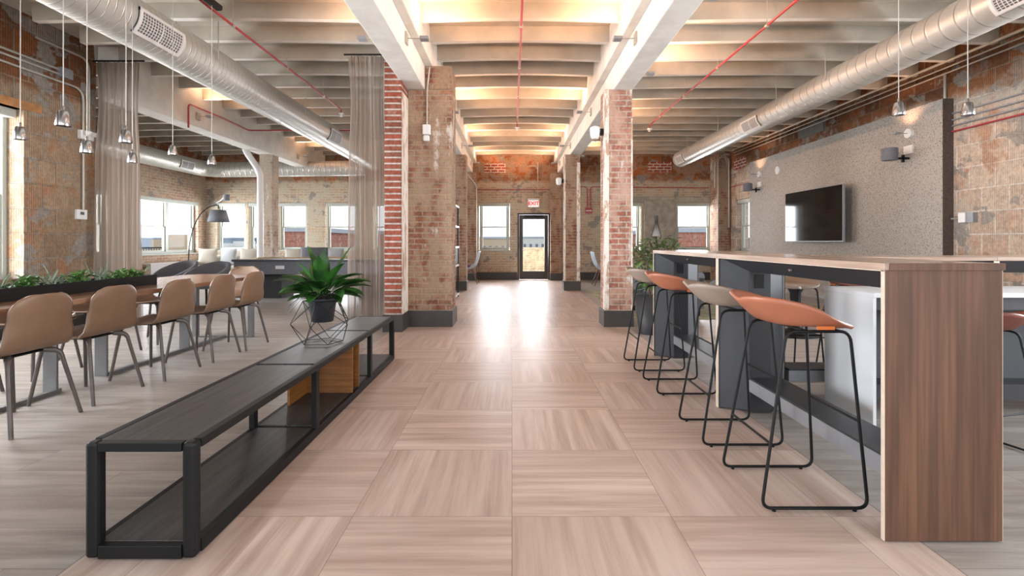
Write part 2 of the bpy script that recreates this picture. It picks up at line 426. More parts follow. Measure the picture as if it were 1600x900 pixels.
# back wall window openings (x0,x1,z0,z1)
WZ0, WZ1 = .86, 2.24
def wx(a): return (a-800)*YB/F
back_windows = [(wx(748), wx(797)), (wx(338), wx(384)), (wx(387), wx(432)), (wx(434.5), wx(480)), (wx(508), wx(558)), (wx(582), wx(632)), (wx(962), wx(1002)), (wx(1056), wx(1113))]
DX0, DX1, DZ1 = wx(808.5), wx(859.5), 1.94
holes = [(a, b, WZ0, WZ1) for a, b in back_windows]+[(DX0, DX1, 0, DZ1)]
wall('wall_back', 'y', YB, .3, XW-.3, XR+.3, 0, 3.9, holes, m_wall_back)
right_holes = [(12.62, 13.62, WZ0, WZ1), (.6, 2.6, .8, 2.7), (3.2, 5.3, .8, 2.7)]  # the two nearer openings are unseen, added to let light in
wall('wall_right', 'x', XR, .35, YF, YB, 0, 3.9, right_holes, m_wall_right)
wall('wall_rear', 'y', YF, .3, XW-.3, XR+.3, 0, 3.9, [(-5.2, -2.2, .4, 3.2), (-1.5, 1.5, .4, 3.2), (2.2, 5.2, .4, 3.2)], m_wall_wing)  # unseen wall; its openings are shaped to pass the added rear light
left_holes = [(4.0, 5.88, .66, 2.66), (1.2, 3.2, .66, 2.66)]  # second opening is out of view, added for more light
wall('wall_left', 'x', XL-.35, .35, YF, YW, 0, 3.9, left_holes, m_wall_left)
wall('wall_wing_front', 'y', YW-.3, .3, XW, XL-.35, 0, 3.9, [], m_wall_wing)
wing_holes = [(11.9, 14.15, WZ0-.06, WZ1-.02), (8.4, 11.0, WZ0-.06, WZ1-.02)]
wall('wall_wing_left', 'x', XW-.3, .3, YW-.3, YB, 0, 3.9, wing_holes, m_wall_wing)
# textured plaster feature wall that carries the screen
PX = 5.95
mb = MB(); mb.box(PX, XR, 6.9, 12.5, 0, 3.08); mb.cur = 1; mb.box(PX+.002, XR, 6.895, 6.9, 0, 3.08)
struct(mb.build('wall_feature', [m_plaster_panel, m_return]))

# ceiling: slab with joists across, slightly cambered in every bay
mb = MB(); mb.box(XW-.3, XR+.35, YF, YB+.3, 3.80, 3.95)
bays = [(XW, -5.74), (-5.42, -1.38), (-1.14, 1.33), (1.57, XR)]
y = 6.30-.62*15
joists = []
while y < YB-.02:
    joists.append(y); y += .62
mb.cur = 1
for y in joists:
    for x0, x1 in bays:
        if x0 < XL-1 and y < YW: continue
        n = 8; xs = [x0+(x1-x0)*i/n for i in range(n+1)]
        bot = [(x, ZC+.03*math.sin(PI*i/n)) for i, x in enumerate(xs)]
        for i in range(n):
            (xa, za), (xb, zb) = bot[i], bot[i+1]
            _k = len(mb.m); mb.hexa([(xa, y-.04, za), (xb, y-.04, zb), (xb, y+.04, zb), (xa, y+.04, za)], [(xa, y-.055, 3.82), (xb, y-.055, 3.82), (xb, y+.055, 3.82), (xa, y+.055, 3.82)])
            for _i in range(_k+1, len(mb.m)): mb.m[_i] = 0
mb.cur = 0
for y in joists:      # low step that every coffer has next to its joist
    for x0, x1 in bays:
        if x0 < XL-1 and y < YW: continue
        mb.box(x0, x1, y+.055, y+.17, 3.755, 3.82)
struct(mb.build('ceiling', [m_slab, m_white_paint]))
# beams
def beam(x0, x1, y0, y1, label, fl=()):
    t = thing('ceiling_beam', label, 'beam', ((x0+x1)/2, y0, 3.08)); cx = (x0+x1)/2
    b = MB(); b.box(x0-cx, x1-cx, 0, y1-y0, 0, .74)
    b.build('beam_body', m_white_paint, t, bev=.012)
    for a, c in fl:
        b = MB(); b.box(a-cx, c-cx, 0, y1-y0, .30, .745); b.build('flange', m_white_paint, t, bev=.01)
beam(-1.385, -1.13, YF, YB-.01, 'white painted concrete beam running above the left edge of the aisle', [(-1.13, -1.03)])
beam(1.32, 1.575, YF, YB-.01, 'white painted concrete beam running above the right edge of the aisle', [(1.22, 1.32)])
beam(-5.74, -5.42, YW+.01, YB-.01, 'white painted beam beyond the left sheer curtain, carried by the far-left pillar')

# pillars
def pillar(name, boxes, label, mat, base=.21, zt=3.08):
    x = sum(b[0]+b[1] for b in boxes)/2/len(boxes); y = boxes[0][2]
    t = thing('brick_pillar', label, 'pillar', (x, y, 0))
    for i, bx in enumerate(boxes):
        x0, x1, y0, y1 = bx[:4]; mm = bx[4] if len(bx) > 4 else mat; z = bx[5] if len(bx) > 5 else zt
        nm = 'shaft' if i == 0 else 'pier'
        b = MB(); b.box(x0-x, x1-x, y0-y, y1-y, 0, z); b.build(nm, mm, t, bev=.008)
        b = MB(); b.box(x0-x-.018, x1-x+.018, y0-y-.018, y1-y+.018, 0, base); b.build('plinth', m_base, t, bev=.004)
    return t
pillar('a', [(-1.35, -.785, 6.47, 6.95, m_pillar, 3.078), (-1.56, -1.354, 6.1, 6.95, m_pier, 3.35)], 'wide brick pillar at the left of the aisle with a narrow red brick pier on its left', m_pillar)
_b = MB(); _b.box(-1.125, -.785, 6.47, 6.95, 3.08, 3.379); _o = _b.build('brick_pillar_head', m_pillar); 
tag(_o, 'brick head of the wide left pillar, rising beside the beam', 'pillar head')
pillar('b', [(1.205, 1.56, 6.47, 6.80)], 'rose brick pillar at the right of the aisle, nearest the bar stools', m_pillar_r)
pillar('c', [(1.19, 1.54, 11.3, 11.65)], 'far brick pillar at the right of the aisle, in front of the exit door', m_pillar)
pillar('d', [(-1.40, -1.04, 11.3, 11.65)], 'far brick pillar at the left of the aisle, beyond the open shelf rack', m_pillar)
pillar('e', [(-5.72, -5.43, 11.3, 11.62)], 'whitewashed brick pillar standing behind the pool table', old_brick('whitewashed_brick', C(170,124,100), C(180,150,126), C(188,178,166), C(190,178,162), .85, white=.5))
for i, (a, b, lab) in enumerate([(1.10, 1.42, 'brick pilaster on the back wall, just right of the exit door'), (-1.32, -1.02, 'brick pilaster on the back wall, just left of the sash window by the exit'), ]):
    t = thing('brick_pilaster', lab, 'pilaster', ((a+b)/2, YB-.3, 0)); w_ = (b-a)/2
    q = MB(); q.box(-w_, w_, 0, .29, 0, 3.07); q.build('shaft', m_pillar, t, bev=.006)
    q = MB(); q.box(-w_-.015, w_+.015, -.015, .29, 0, .21); q.build('plinth', m_base, t)
t = thing('concrete_pier', 'pale plastered pier between the two right-hand back windows, behind the cone lamp', 'pier', (wx(1030), YB-.06, .0))
q = MB(); q.box(-(wx(1054)-wx(1006))/2, (wx(1054)-wx(1006))/2, 0, .055, .22, 2.3); q.build('shaft', m_concrete_pier, t, bev=.01)
t = thing('brick_pilaster', 'red brick pilaster in the far right corner with looping conduits', 'pilaster', (6.0, 13.9, 0))
q = MB(); q.box(-.25, .09, 0, .59, 0, 3.58); q.build('shaft', m_pillar, t, bev=.008)

m_edge = M('flaking_white_plaster'); _n = m_edge.noise(9, 5, .7, stretch=(1, 1, .4)); m_edge.bump(_n, .6, .01)
m_edge = m_edge.fin(m_edge.mix(_n.step(.42, .5), C(176,150,130), C(214,208,200)), .9, spec=.2)
for nm, x0, x1, y0, z1 in (('brick_pillar.001', -.182, -.125, -.006, 3.07), ('brick_pillar.002', .10, .18, -.006, 2.9), ('brick_pillar.002', -.182, -.15, -.006, 3.07), ('brick_pillar.001', .16, .182, -.006, 2.7)):
    p = bpy.data.objects[nm]; q = MB(); q.box(x0, x1, y0, .12, .212, z1); q.build('painted_edge', m_edge, p, bev=.004)
p = bpy.data.objects['brick_pillar']; px0 = p.location.x; q = MB(); q.box(-1.353-px0, -1.345-px0, 6.12-6.47, 6.465-6.47, .212, 2.95); q.build('painted_edge', m_edge, p)
# baseboards
for i, (a, b) in enumerate([(-1.02, DX0-.01), (DX1+.01, 1.10), (1.42, XR), (XW, -1.34)]):
    q = MB(); q.box(a, b, YB-.025, YB, 0, .22); struct(q.build('baseboard_back', m_base))
q = MB(); q.box(XR-.02, XR, YF, 6.89, 0, .2); struct(q.build('baseboard_right', m_base))
q = MB(); q.box(XL, XL+.02, YF, YW, 0, .2); struct(q.build('baseboard_left', m_base))

# lintels
q = MB(); q.box(wx(950), wx(1122), YB-.05, YB+.001, WZ1+.015, WZ1+.17); struct(q.build('trim_1', m_concrete_pier, bev=.01))
q = MB(); q.box(XL-.34, XL+.012, 3.9, 6.1, 2.66, 2.76); struct(q.build('trim_2', plain('old_timber_lintel', C(186,132,84), .8, var=.4), bev=.006))

# windows
wcount = [0]
def window(w_, h, loc, rz, double=False, depth=.12, bottom=0.0):
    wcount[0] += 1
    t = bpy.data.objects.new('window_%d' % wcount[0], None); COL.objects.link(t); t.location = loc; t.rotation_euler = (0, 0, rz); struct(t)
    f = .05; q = MB()
    q.box(0, f, 0, .1, 0, h); q.box(w_-f, w_, 0, .1, 0, h); q.box(f, w_-f, 0, .1, h-f, h); q.box(f, w_-f, 0, .1, 0, f)
    if double: q.box(w_/2-.05, w_/2+.05, 0, .1, f, h-f)
    q.build('window_frame', m_winframe, t, bev=.004)
    cells = [(f, w_-f)] if not double else [(f, w_/2-.05), (w_/2+.05, w_-f)]
    for a, b in cells:
        for lo, hi, yy in ((f, h*.5, .02), (h*.5-.03, h-f, .055)):
            q = MB(); s_ = .032
            q.box(a, a+s_, yy, yy+.03, lo, hi); q.box(b-s_, b, yy, yy+.03, lo, hi); q.box(a+s_, b-s_, yy, yy+.03, lo, lo+s_); q.box(a+s_, b-s_, yy, yy+.03, hi-s_, hi)
            so = q.build('sash', m_winframe, t, bev=.003)
            q = MB(); q.box(a+s_, b-s_, yy+.012, yy+.016, lo+s_, hi-s_); q.build('pane', m_glass, so)
        q = MB(); q.box((a+b)/2-.03, (a+b)/2+.03, 0, .02, h*.5, h*.5+.015); q.build('sash_lock', m_white, t)
    q = MB(); q.box(-.03, w_+.03, -.12-depth, .1, -.035, 0); q.build('sill', m_winframe, t, bev=.004)
    q = MB(); q.box(-.02, w_+.02, -.10-depth*.4, 0, h-.10, h+.0); q.build('shade_cassette', m_winframe, t, bev=.01)
    return t
for a, b in back_windows: window(b-a-.06, WZ1-WZ0-.01, (a+.03, YB+.1, WZ0+.003), 0, depth=.0)
for y0, y1, z0, z1 in wing_holes: window(y1-y0, z1-z0, (XW-.1, y0, z0), PI/2, double=True, depth=.0)
for y0, y1, z0, z1 in left_holes: window(y1-y0, z1-z0, (XL-.2, y0, z0), PI/2, depth=.02)
for y0, y1, z0, z1 in right_holes: window(y1-y0, z1-z0, (XR+.15, y1, z0), -PI/2, depth=.0)

# exit door
t = bpy.data.objects.new('door_1', None); COL.objects.link(t); t.location = (DX0, YB+.02, 0); struct(t)
W_ = DX1-DX0; q = MB(); q.box(0, .05, 0, .12, 0, DZ1); q.box(W_-.05, W_, 0, .12, 0, DZ1); q.box(.05, W_-.05, 0, .12, DZ1-.05, DZ1); q.build('door_frame', m_doorframe, t, bev=.004)
q = MB(); q.box(.055, .16, .03, .08, .01, DZ1-.055); q.box(W_-.16, W_-.055, .03, .08, .01, DZ1-.055); q.box(.16, W_-.16, .03, .08, .01, .25); q.box(.16, W_-.16, .03, .08, DZ1-.18, DZ1-.055)
d = q.build('door_leaf', m_doorframe, t, bev=.004)
q = MB(); q.box(.16, W_-.16, .05, .058, .25, DZ1-.18); q.build('pane', m_glass, d)
q = MB(); q.tube(fillet([(.12, .03, .86), (.12, -.02, .86), (.22, -.02, .86)], .02), .01); q.build('door_handle', m_chrome, t)
q = MB(); q.box(.2, W_-.2, -.03, .03, DZ1-.12, DZ1-.07); q.build('door_closer', m_black, t)

# ------------------------------------------------------------------ outside
def outside():
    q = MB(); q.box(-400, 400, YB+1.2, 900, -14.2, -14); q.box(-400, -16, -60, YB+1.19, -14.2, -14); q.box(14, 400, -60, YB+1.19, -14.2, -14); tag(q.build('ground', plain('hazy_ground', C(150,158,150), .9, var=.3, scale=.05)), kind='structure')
    q = MB(); q.box(XW-6, XR+6, YB+.4, YB+3.4, -.3, -.1); q.box(XW-6, XW-.4, YW-3, YB+.4, -.3, -.1); struct(q.build('roof_terrace', m_concrete_pier))
    t = thing('parapet_wall', 'cream brick parapet seen through the exit door glass', 'parapet', (.7, YB+2.0, -.1))
    q = MB(); q.box(-.9, 1.0, 0, .25, 0, .95); q.build('wall_body', old_brick('cream_brick', C(196,184,160), C(186,172,148), C(206,198,182), C(200,190,170), .4), t)
    q = MB(); q.box(-.95, 1.05, -.03, .28, .95, 1.02); q.build('coping', m_concrete_pier, t)
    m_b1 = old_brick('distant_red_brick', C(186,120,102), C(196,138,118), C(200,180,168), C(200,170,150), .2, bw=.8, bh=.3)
    m_b2 = plain('distant_white_wall', C(220,218,212), .9); m_b3 = plain('distant_grey_wall', C(176,180,186), .9); m_b4 = plain('distant_tan_wall', C(200,178,150), .9)  # facade colours are paled to carry the distance haze
    m_wd = plain('distant_window', C(110,122,136), .3)
    def bld(x0, x1, Y, ytop, mat, lab, dep=14, rows=3, colsn=6, grp=None):
        X0 = (x0-800)*Y/F; X1 = (x1-800)*Y/F; zt = EYE-(ytop-HY)*Y/F
        t = thing('building', lab, 'building', ((X0+X1)/2, Y, -14), 0, grp)
        w2 = (X1-X0)/2; h = zt+14
        b = MB(); b.box(-w2, w2, 0, dep, 0, h); b.build('wall_body', mat, t)
        b = MB(); b.box(-w2-.2, w2+.2, -.15, dep+.2, h, h+.35); b.build('roof_edge', m_b3, t)
        for r in range(rows):
            for c in range(colsn):
                xc = -w2+(c+.5)*2*w2/colsn; ww = w2/colsn*.42; z = h-1.3-r*3.2
                b = MB(); b.box(xc-ww, xc+ww, -.06, 0, z-1.6, z); b.build('window', m_b2 if mat is m_b1 else m_wd, t)
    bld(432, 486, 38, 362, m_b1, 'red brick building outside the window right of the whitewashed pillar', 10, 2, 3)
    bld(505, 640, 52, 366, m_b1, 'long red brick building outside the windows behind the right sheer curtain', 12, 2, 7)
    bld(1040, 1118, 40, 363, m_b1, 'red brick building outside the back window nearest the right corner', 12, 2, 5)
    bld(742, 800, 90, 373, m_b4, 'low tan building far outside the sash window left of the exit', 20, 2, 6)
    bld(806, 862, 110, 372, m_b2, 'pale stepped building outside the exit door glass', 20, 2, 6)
    rnd = random.Random(3)
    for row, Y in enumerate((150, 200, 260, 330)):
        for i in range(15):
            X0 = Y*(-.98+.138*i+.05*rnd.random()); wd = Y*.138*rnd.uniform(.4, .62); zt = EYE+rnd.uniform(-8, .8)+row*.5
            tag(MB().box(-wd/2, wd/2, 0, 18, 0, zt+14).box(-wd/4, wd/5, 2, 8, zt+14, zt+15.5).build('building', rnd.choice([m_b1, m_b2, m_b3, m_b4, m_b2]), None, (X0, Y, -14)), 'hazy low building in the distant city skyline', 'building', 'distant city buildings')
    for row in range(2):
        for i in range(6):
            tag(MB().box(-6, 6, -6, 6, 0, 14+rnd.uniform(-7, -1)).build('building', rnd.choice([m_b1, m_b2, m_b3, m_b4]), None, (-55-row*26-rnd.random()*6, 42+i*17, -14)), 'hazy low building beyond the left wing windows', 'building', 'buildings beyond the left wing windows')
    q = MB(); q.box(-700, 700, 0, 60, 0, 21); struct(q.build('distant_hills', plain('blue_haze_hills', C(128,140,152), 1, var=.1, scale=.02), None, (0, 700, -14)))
    # railings
    def rail(x0, x1, Y, lab, rot=0):
        t = thing('railing', lab, 'railing', (x0, Y, -.1), rot); L = x1-x0
        b = MB(); b.box(0, L, 0, .03, 1.0, 1.04); b.box(0, L, 0, .03, .12, .15); b.build('rail', m_black, t)
        b = MB(); k = 0
        while k*.11 < L: b.box(k*.11, k*.11+.012, .008, .02, .15, 1.0); k += 1
        b.build('balusters', m_black, t)
    rail(3.0, 6.9, YB+2.1, 'black metal railing outside the right-hand back windows')
    rail(-9.6, -4.6, YB+2.1, 'black metal railing outside the back windows behind the sofa')
    rail(7.0, 16.0, -XW+2.1, 'black metal railing outside the left wing windows', PI/2)
    bpy.data.objects['railing.002'].location = (XW-2.1, 7.0, -.1)
outside()

# ------------------------------------------------------------------ ducts
def duct_profile(q, p0, p1, r, pitch, seg=40):
    p0 = Vector(p0); p1 = Vector(p1); L = (p1-p0).length; d = (p1-p0)/L; n = int(L/pitch)
    pts = []; rr = []
    for i in range(n):
        for s_, k in ((0, 1.006), (.01, 1.006), (.02, 1.0), (.03, 1.0), (.97, 1.0), (.985, 1.0)):
            pts.append(p0+d*((i+s_)*L/n)); rr.append(r*k)
    pts.append(p1); rr.append(r*1.01)
    q.tube(pts, rr, seg)
def cyl_grille(parent, ax, az, r, y0, y1, ang, half):
    # curved register standing slightly proud of the duct skin
    def P(a, yy, rr): return (ax+rr*math.cos(a), yy, az+rr*math.sin(a))
    def patch(q, a0, a1, ya, yb, rr, rin):
        n = max(1, int(abs(a1-a0)/.08)); 
        for i in range(n):
            b0 = a0+(a1-a0)*i/n; b1 = a0+(a1-a0)*(i+1)/n
            q.hexa([P(b0, ya, rin), P(b1, ya, rin), P(b1, yb, rin), P(b0, yb, rin)], [P(b0, ya, rr), P(b1, ya, rr), P(b1, yb, rr), P(b0, yb, rr)])
    fa = .13
    q = MB(); patch(q, ang-half, ang+half, y0, y1, r*1.04, r*.99); m_ = q.build('grille', m_grille_in, parent)
    q = MB()
    patch(q, ang-half, ang-half+fa, y0, y1, r*1.09, r); patch(q, ang+half-fa, ang+half, y0, y1, r*1.09, r)
    patch(q, ang-half, ang+half, y0, y0+.035, r*1.09, r); patch(q, ang-half, ang+half, y1-.035, y1, r*1.09, r)
    patch(q, ang-half, ang+half, (y0+y1)/2-.008, (y0+y1)/2+.008, r*1.07, r)
    q.build('grille_frame', m_grille, m_)
    q = MB(); k = int((y1-y0)/.035)
    for i in range(1, k): yy = y0+(y1-y0)*i/k; patch(q, ang-half, ang+half, yy-.003, yy+.003, r*1.06, r)
    for i in range(1, 9): a = ang-half+2*half*i/9; patch(q, a-.012, a+.012, y0, y1, r*1.06, r)
    q.build('grille_bars', m_grille, m_)
t = thing('spiral_duct', 'large galvanised spiral duct under the left ceiling, turning along the back of the wing', 'duct')
RL = .235; AX, AZ = -3.72, 3.25
q = MB(); duct_profile(q, (AX, YF+.6, AZ), (AX, 13.35, AZ), RL, .5); q.build('main_run', m_duct, t)
q = MB(); duct_profile(q, (AX-.2, 13.35, 3.07), (-7.7, 13.35, 3.03), .2, .7, 28); q.build('branch_run', m_duct_x, t)
q = MB(); q.tube([(-8.15+.45*(1-math.cos(a)), 12.9+.45*math.sin(a), 3.03) for a in [PI/2*k/8 for k in range(9)]], .203, 28); q.build('elbow', m_duct, t)
q = MB(); duct_profile(q, (-8.15, 7.3, 3.03), (-8.15, 12.9, 3.03), .2, .7, 28); q.build('branch_run', m_duct, t)
cyl_grille(t, AX, AZ, RL, 4.66, 5.30, -.32, .52)
cyl_grille(t, AX, AZ, RL, 9.6, 10.2, -.32, .52)
cyl_grille(t, -8.15, 3.03, .2, 12.0, 12.5, -.25, .5)
for yy in (2.0, 5.9, 8.4, 11.5):
    for dx in (-.25, .25): q = MB(); q.tube([(AX+dx, yy, AZ), (AX+dx, yy, 3.75)], .006, 6); q.build('hanger', m_conduit, t)
t = thing('spiral_duct', 'large galvanised spiral duct under the right ceiling, ending open near the back wall', 'duct')
BX, BZ, RR = 4.42, 3.27, .2
q = MB(); duct_profile(q, (BX, YF+.6, BZ), (BX, 13.1, BZ), RR, .8); q.build('main_run', m_duct_w, t)
for a, b in ((3.75, 4.42), (8.6, 9.2), (12.4, 12.9)): cyl_grille(t, BX, BZ, RR, a, b, PI+.42, .5)
for yy in (2.5, 6.7, 7.95, 10.2, 12.0):
    for dx in (-.213, .213): q = MB(); q.tube([(BX+dx, yy, BZ), (BX+dx, yy, 3.75)], .006, 6); q.build('hanger', m_conduit, t)
# white bent drain pipe beside the whitewashed pillar
q = MB(); q.tube(fillet([(-5.75, 10.75, 3.5), (-5.75, 10.75, 3.08), (-5.42, 10.75, 2.6), (-5.42, 10.75, 0)], .12), .065, 16)
tag(q.build('vent_pipe', m_white), 'thick white pipe with a slanted offset beside the whitewashed pillar', 'pipe')

# sprinkler pipes
def sprinkler(x, y0, y1, z, lab):
    t = thing('sprinkler_pipe', lab, 'sprinkler pipe', (x, y0, z))
    q = MB(); q.tube([(0, 0, 0), (0, y1-y0, 0)], .014, 10); q.tube(fillet([(0, y1-y0-.02, 0), (0, y1-y0+.05, 0), (0, y1-y0+.05, -.09)], .04), .012, 8); q.build('pipe', m_red, t)
    k = 1.2
    while k < y1-y0:
        q = MB(); q.tube([(0, k, 0), (0, k+.04, 0)], .021, 10); q.tube([(0, k+.02, 0), (0, k+.02, ZC+.12-z)], .004, 6); q.build('clamp', m_conduit, t); k += 1.3
    q = MB(); q.lathe([(.05, 0), (.05, -.012), (.018, -.02), (.018, -.05), (.026, -.055), (.026, -.06)], 16, (0, y1-y0+.05, -.07)); q.build('sprinkler_head', m_white, t)
sprinkler(.1, -1, 9.9, 3.45, 'red sprinkler pipe running down the middle of the aisle ceiling')
sprinkler(2.77, -1, 10.0, 3.45, 'red sprinkler pipe under the right bay ceiling')
sprinkler(-3.03, -1, 8.8, 3.45, 'red sprinkler pipe under the left bay ceiling')
q = MB(); q.tube(fillet([(-5.38, 8.3, 3.0), (-5.38, 8.3, 3.40), (-5.38, 9.4, 3.40), (-5.38, 10.2, 3.38), (-3.2, 10.2, 3.38), (-3.0, 10.2, 3.38)], .08), .014, 8)
tag(q.build('sprinkler_branch', m_red), 'red pipe climbing the far-left beam and crossing the ceiling beyond it', 'pipe')
q = MB(); q.tube([(-1.02, YB-.03, 2.62), (1.1, YB-.03, 2.62)], .012, 8); tag(q.build('red_conduit', m_red), 'thin red conduit across the back wall above the exit sign', 'conduit')
q = MB(); q.tube([(1.45, YB-.03, 2.72), (1.95, YB-.03, 2.72)]+[], .012, 8)
q.tube(fillet([(1.45, YB-.03, 2.7), (2.18, YB-.03, 2.7), (2.18, YB-.03, 2.08)], .1), .012, 8); q.tube(fillet([(5.7, YB-.03, 2.66), (2.27, YB-.03, 2.7), (2.27, YB-.03, 2.08)], .1), .012, 8)
tag(q.build('red_conduit', m_red), 'red conduits on the back wall dropping to the fire alarm box', 'conduit')
t = thing('fire_alarm', 'small red fire alarm box on the back wall right of the far pillar', 'fire alarm', (2.22, YB-.05, 1.93)); q = MB(); q.box(-.1, .1, 0, .05, 0, .15); q.build('housing', m_red, t, bev=.006); q = MB(); q.box(-.08, .08, -.006, 0, .06, .09); q.build('pull_bar', m_white, t)
q = MB(); q.tube(fillet([(.75, YB-.03, 3.4), (.75, YB-.03, 2.42)], .1), .012, 8); q.tube(fillet([(.5, YB-.03, 3.3), (.74, YB-.03, 3.3), (.75, YB-.03, 3.0)], .1), .012, 8); tag(q.build('steel_conduit', m_conduit), 'vertical pale conduit on the back wall above the exit door', 'conduit')
q = MB(); q.tube(fillet([(-1.25, 14.15, 3.0), (-1.0, 14.15, 2.7), (-1.0, 14.15, .4)], .1), .014, 8); tag(q.build('steel_conduit', m_conduit), 'pale conduit running down the left back-wall pilaster', 'conduit')
# looping conduits at the far right corner
for i, (a, b) in enumerate(((5.62, 5.93),)):
    q = MB(); q.tube(fillet([(5.72, 13.86, 0), (5.72, 13.86, 3.45), (6.02, 13.86, 3.45), (6.02, 13.86, 1.5)], .18), .018, 8)
    tag(q.build('steel_conduit', m_conduit), 'tall looped steel conduit on the far right brick pilaster', 'conduit')
q = MB(); q.tube(fillet([(5.60, 13.80, 2.6), (5.60, 13.80, 3.3), (5.85, 13.80, 3.52), (6.0, 13.80, 3.52)], .15), .018, 8)
tag(q.build('steel_conduit', m_conduit), 'short bent conduit at the top of the far right pilaster', 'conduit')
# exit sign
t = thing('exit_sign', 'lit red EXIT sign above the door in the back wall', 'exit sign', (.625, YB-.06, 2.1))
q = MB(); q.box(-.17, .17, 0, .05, 0, .26); q.build('housing', m_white, t, bev=.006)
q = MB(); q.box(-.14, .14, -.006, 0, .02, .2); q.build('sign_face', emit('sign_glow_face', C(255,226,220), .6), t)
def text_mesh(txt, size, mat, parent, loc, rot, name='lettering'):
    c = bpy.data.curves.new('txt', 'FONT'); c.body = txt; c.size = size; c.align_x = 'CENTER'; c.align_y = 'CENTER'; c.extrude = .004; c.offset = size*.035
    o = bpy.data.objects.new('txt', c); COL.objects.link(o); bpy.context.view_layer.update()
    me = bpy.data.meshes.new_from_object(o.evaluated_get(bpy.context.evaluated_depsgraph_get())); bpy.data.objects.remove(o)
    me.materials.clear(); me.materials.append(mat); n = bpy.data.objects.new(name, me); COL.objects.link(n); n.parent = parent; n.location = loc; n.rotation_euler = rot
text_mesh('EXIT', .15, m_exit, t, (0, -.01, .11), (PI/2, 0, 0))

# brick infill patches
for x0, x1, y0, y1, lab in ((757, 790, 255, 271, 'square of new red brick infill on the back wall left of the exit sign'), (1012, 1049, 253, 269, 'square of new red brick infill on the back wall beside the duct end')):
    q = MB(); a, z1 = px(x0, y0, YB); b, z0 = px(x1, y1, YB); q.box(a, b, YB-.012, YB, z0, z1); tag(q.build('brick_infill', m_patch), lab, 'brick patch')
q = MB(); q.box(XR-.012, XR, 13.0, 13.7, 3.05, 3.35); tag(q.build('brick_infill', m_patch), 'square of new red brick infill high on the right wall near the corner', 'brick patch')
q = MB(); q.box(XR-.02, XR, 9.75, 10.6, 3.28, 3.5); tag(q.build('access_panel', plain('grey_sheet_metal', C(128,130,132), .5, .4)), 'grey metal plate on the right wall above the feature wall', 'plate')

# conduits along the right wall
t = thing('wall_conduits', 'long pale conduits running along the top of the right wall', 'conduit', (XR-.05, 0, 0))
for z, dx in ((3.60, -.04), (3.53, 0), (3.46, .02)):
    q = MB(); q.tube([(dx, YF+.5, z), (dx, 13.6, z)], .02 if z > 3.55 else .012, 8); q.build('conduit', m_conduit, t)
q = MB(); q.tube([(0.02, 7.0, 3.45), (0.02, 7.0, 3.08)], .016, 8); q.build('drop_conduit', m_conduit, t)
t = thing('wall_conduits', 'three steel conduits on the right wall beside the feature wall', 'conduit', (XR-.03, 0, 0))
for z in (2.70, 2.78, 2.87): q = MB(); q.tube([(0, 2.8, z), (0, 6.88, z)], .011, 8); q.build('conduit', m_steel, t)
q = MB(); q.tube([(XR-.03, 2.8, 2.62), (XR-.03, 6.88, 2.62)], .012, 8); tag(q.build('red_conduit', m_red), 'red pipe on the right wall just below the three steel conduits', 'pipe')
q = MB(); q.tube([(XR-.03, 12.52, 2.62), (XR-.03, 13.85, 2.62)], .011, 8); tag(q.build('red_conduit', m_red), 'short thin red conduit above the far right window', 'conduit')
t = thing('power_outlet', 'white double outlet box on the right wall with a short steel conduit', 'outlet', (XR-.06, 6.64, 1.36))
q = MB(); q.box(0, .06, -.1, .1, 0, .13); q.build('box', m_steel, t); q = MB(); q.box(-.02, 0, 0, .1, 0, .13); q.build('cover', m_white, t, bev=.004); q = MB(); q.tube([(.03, .1, .06), (.03, .26, .06)], .012); q.build('conduit', m_conduit, t)
# left wall conduits
t = thing('wall_conduits', 'three pale conduits along the left wall, one bending down to the thermostat', 'conduit', (XL+.03, 0, 0))
q = MB(); q.tube([(0, .5, 3.28), (0, 6.35, 3.28)], .014, 8); q.build('conduit', m_conduit, t)
q = MB(); q.tube([(0, .5, 3.22), (0, 6.35, 3.22)], .014, 8); q.build('conduit', m_conduit, t)
q = MB(); q.tube(fillet([(0, .5, 3.15), (0, 6.66, 3.13), (0, 6.66, 1.52)], .15), .014, 8); q.build('conduit', m_conduit, t)
q = MB(); q.tube(fillet([(0, 6.0, 3.56), (0, 6.75, 3.56), (0, 6.75, 2.3)], .15), .014, 8); q.build('conduit', m_conduit, t)
q = MB(); q.box(-.02, .05, 6.3, 6.45, 3.19, 3.31); q.build('junction_box', m_steel, t)
t = thing('thermostat', 'white thermostat on the left wall below the bent conduit', 'thermostat', (XL, 6.56, 1.40)); q = MB(); q.box(0, .035, 0, .16, 0, .13); q.build('housing', m_white, t, bev=.005); q = MB(); q.box(.035, .037, .05, .11, .06, .10); q.build('display', m_grille_in, t)
t = thing('emergency_light', 'white twin emergency light high on the left wall by the curtain', 'emergency light', (XL, 6.6, 2.47))
q = MB(); q.box(0, .06, 0, .2, 0, .12); q.build('housing', m_white, t, bev=.01)
for k in (.05, .16): q = MB(); q.lathe([(.03, 0), (.045, .05)], 14, (.10, k, .05)); q.build('lamp_head', m_white, t)

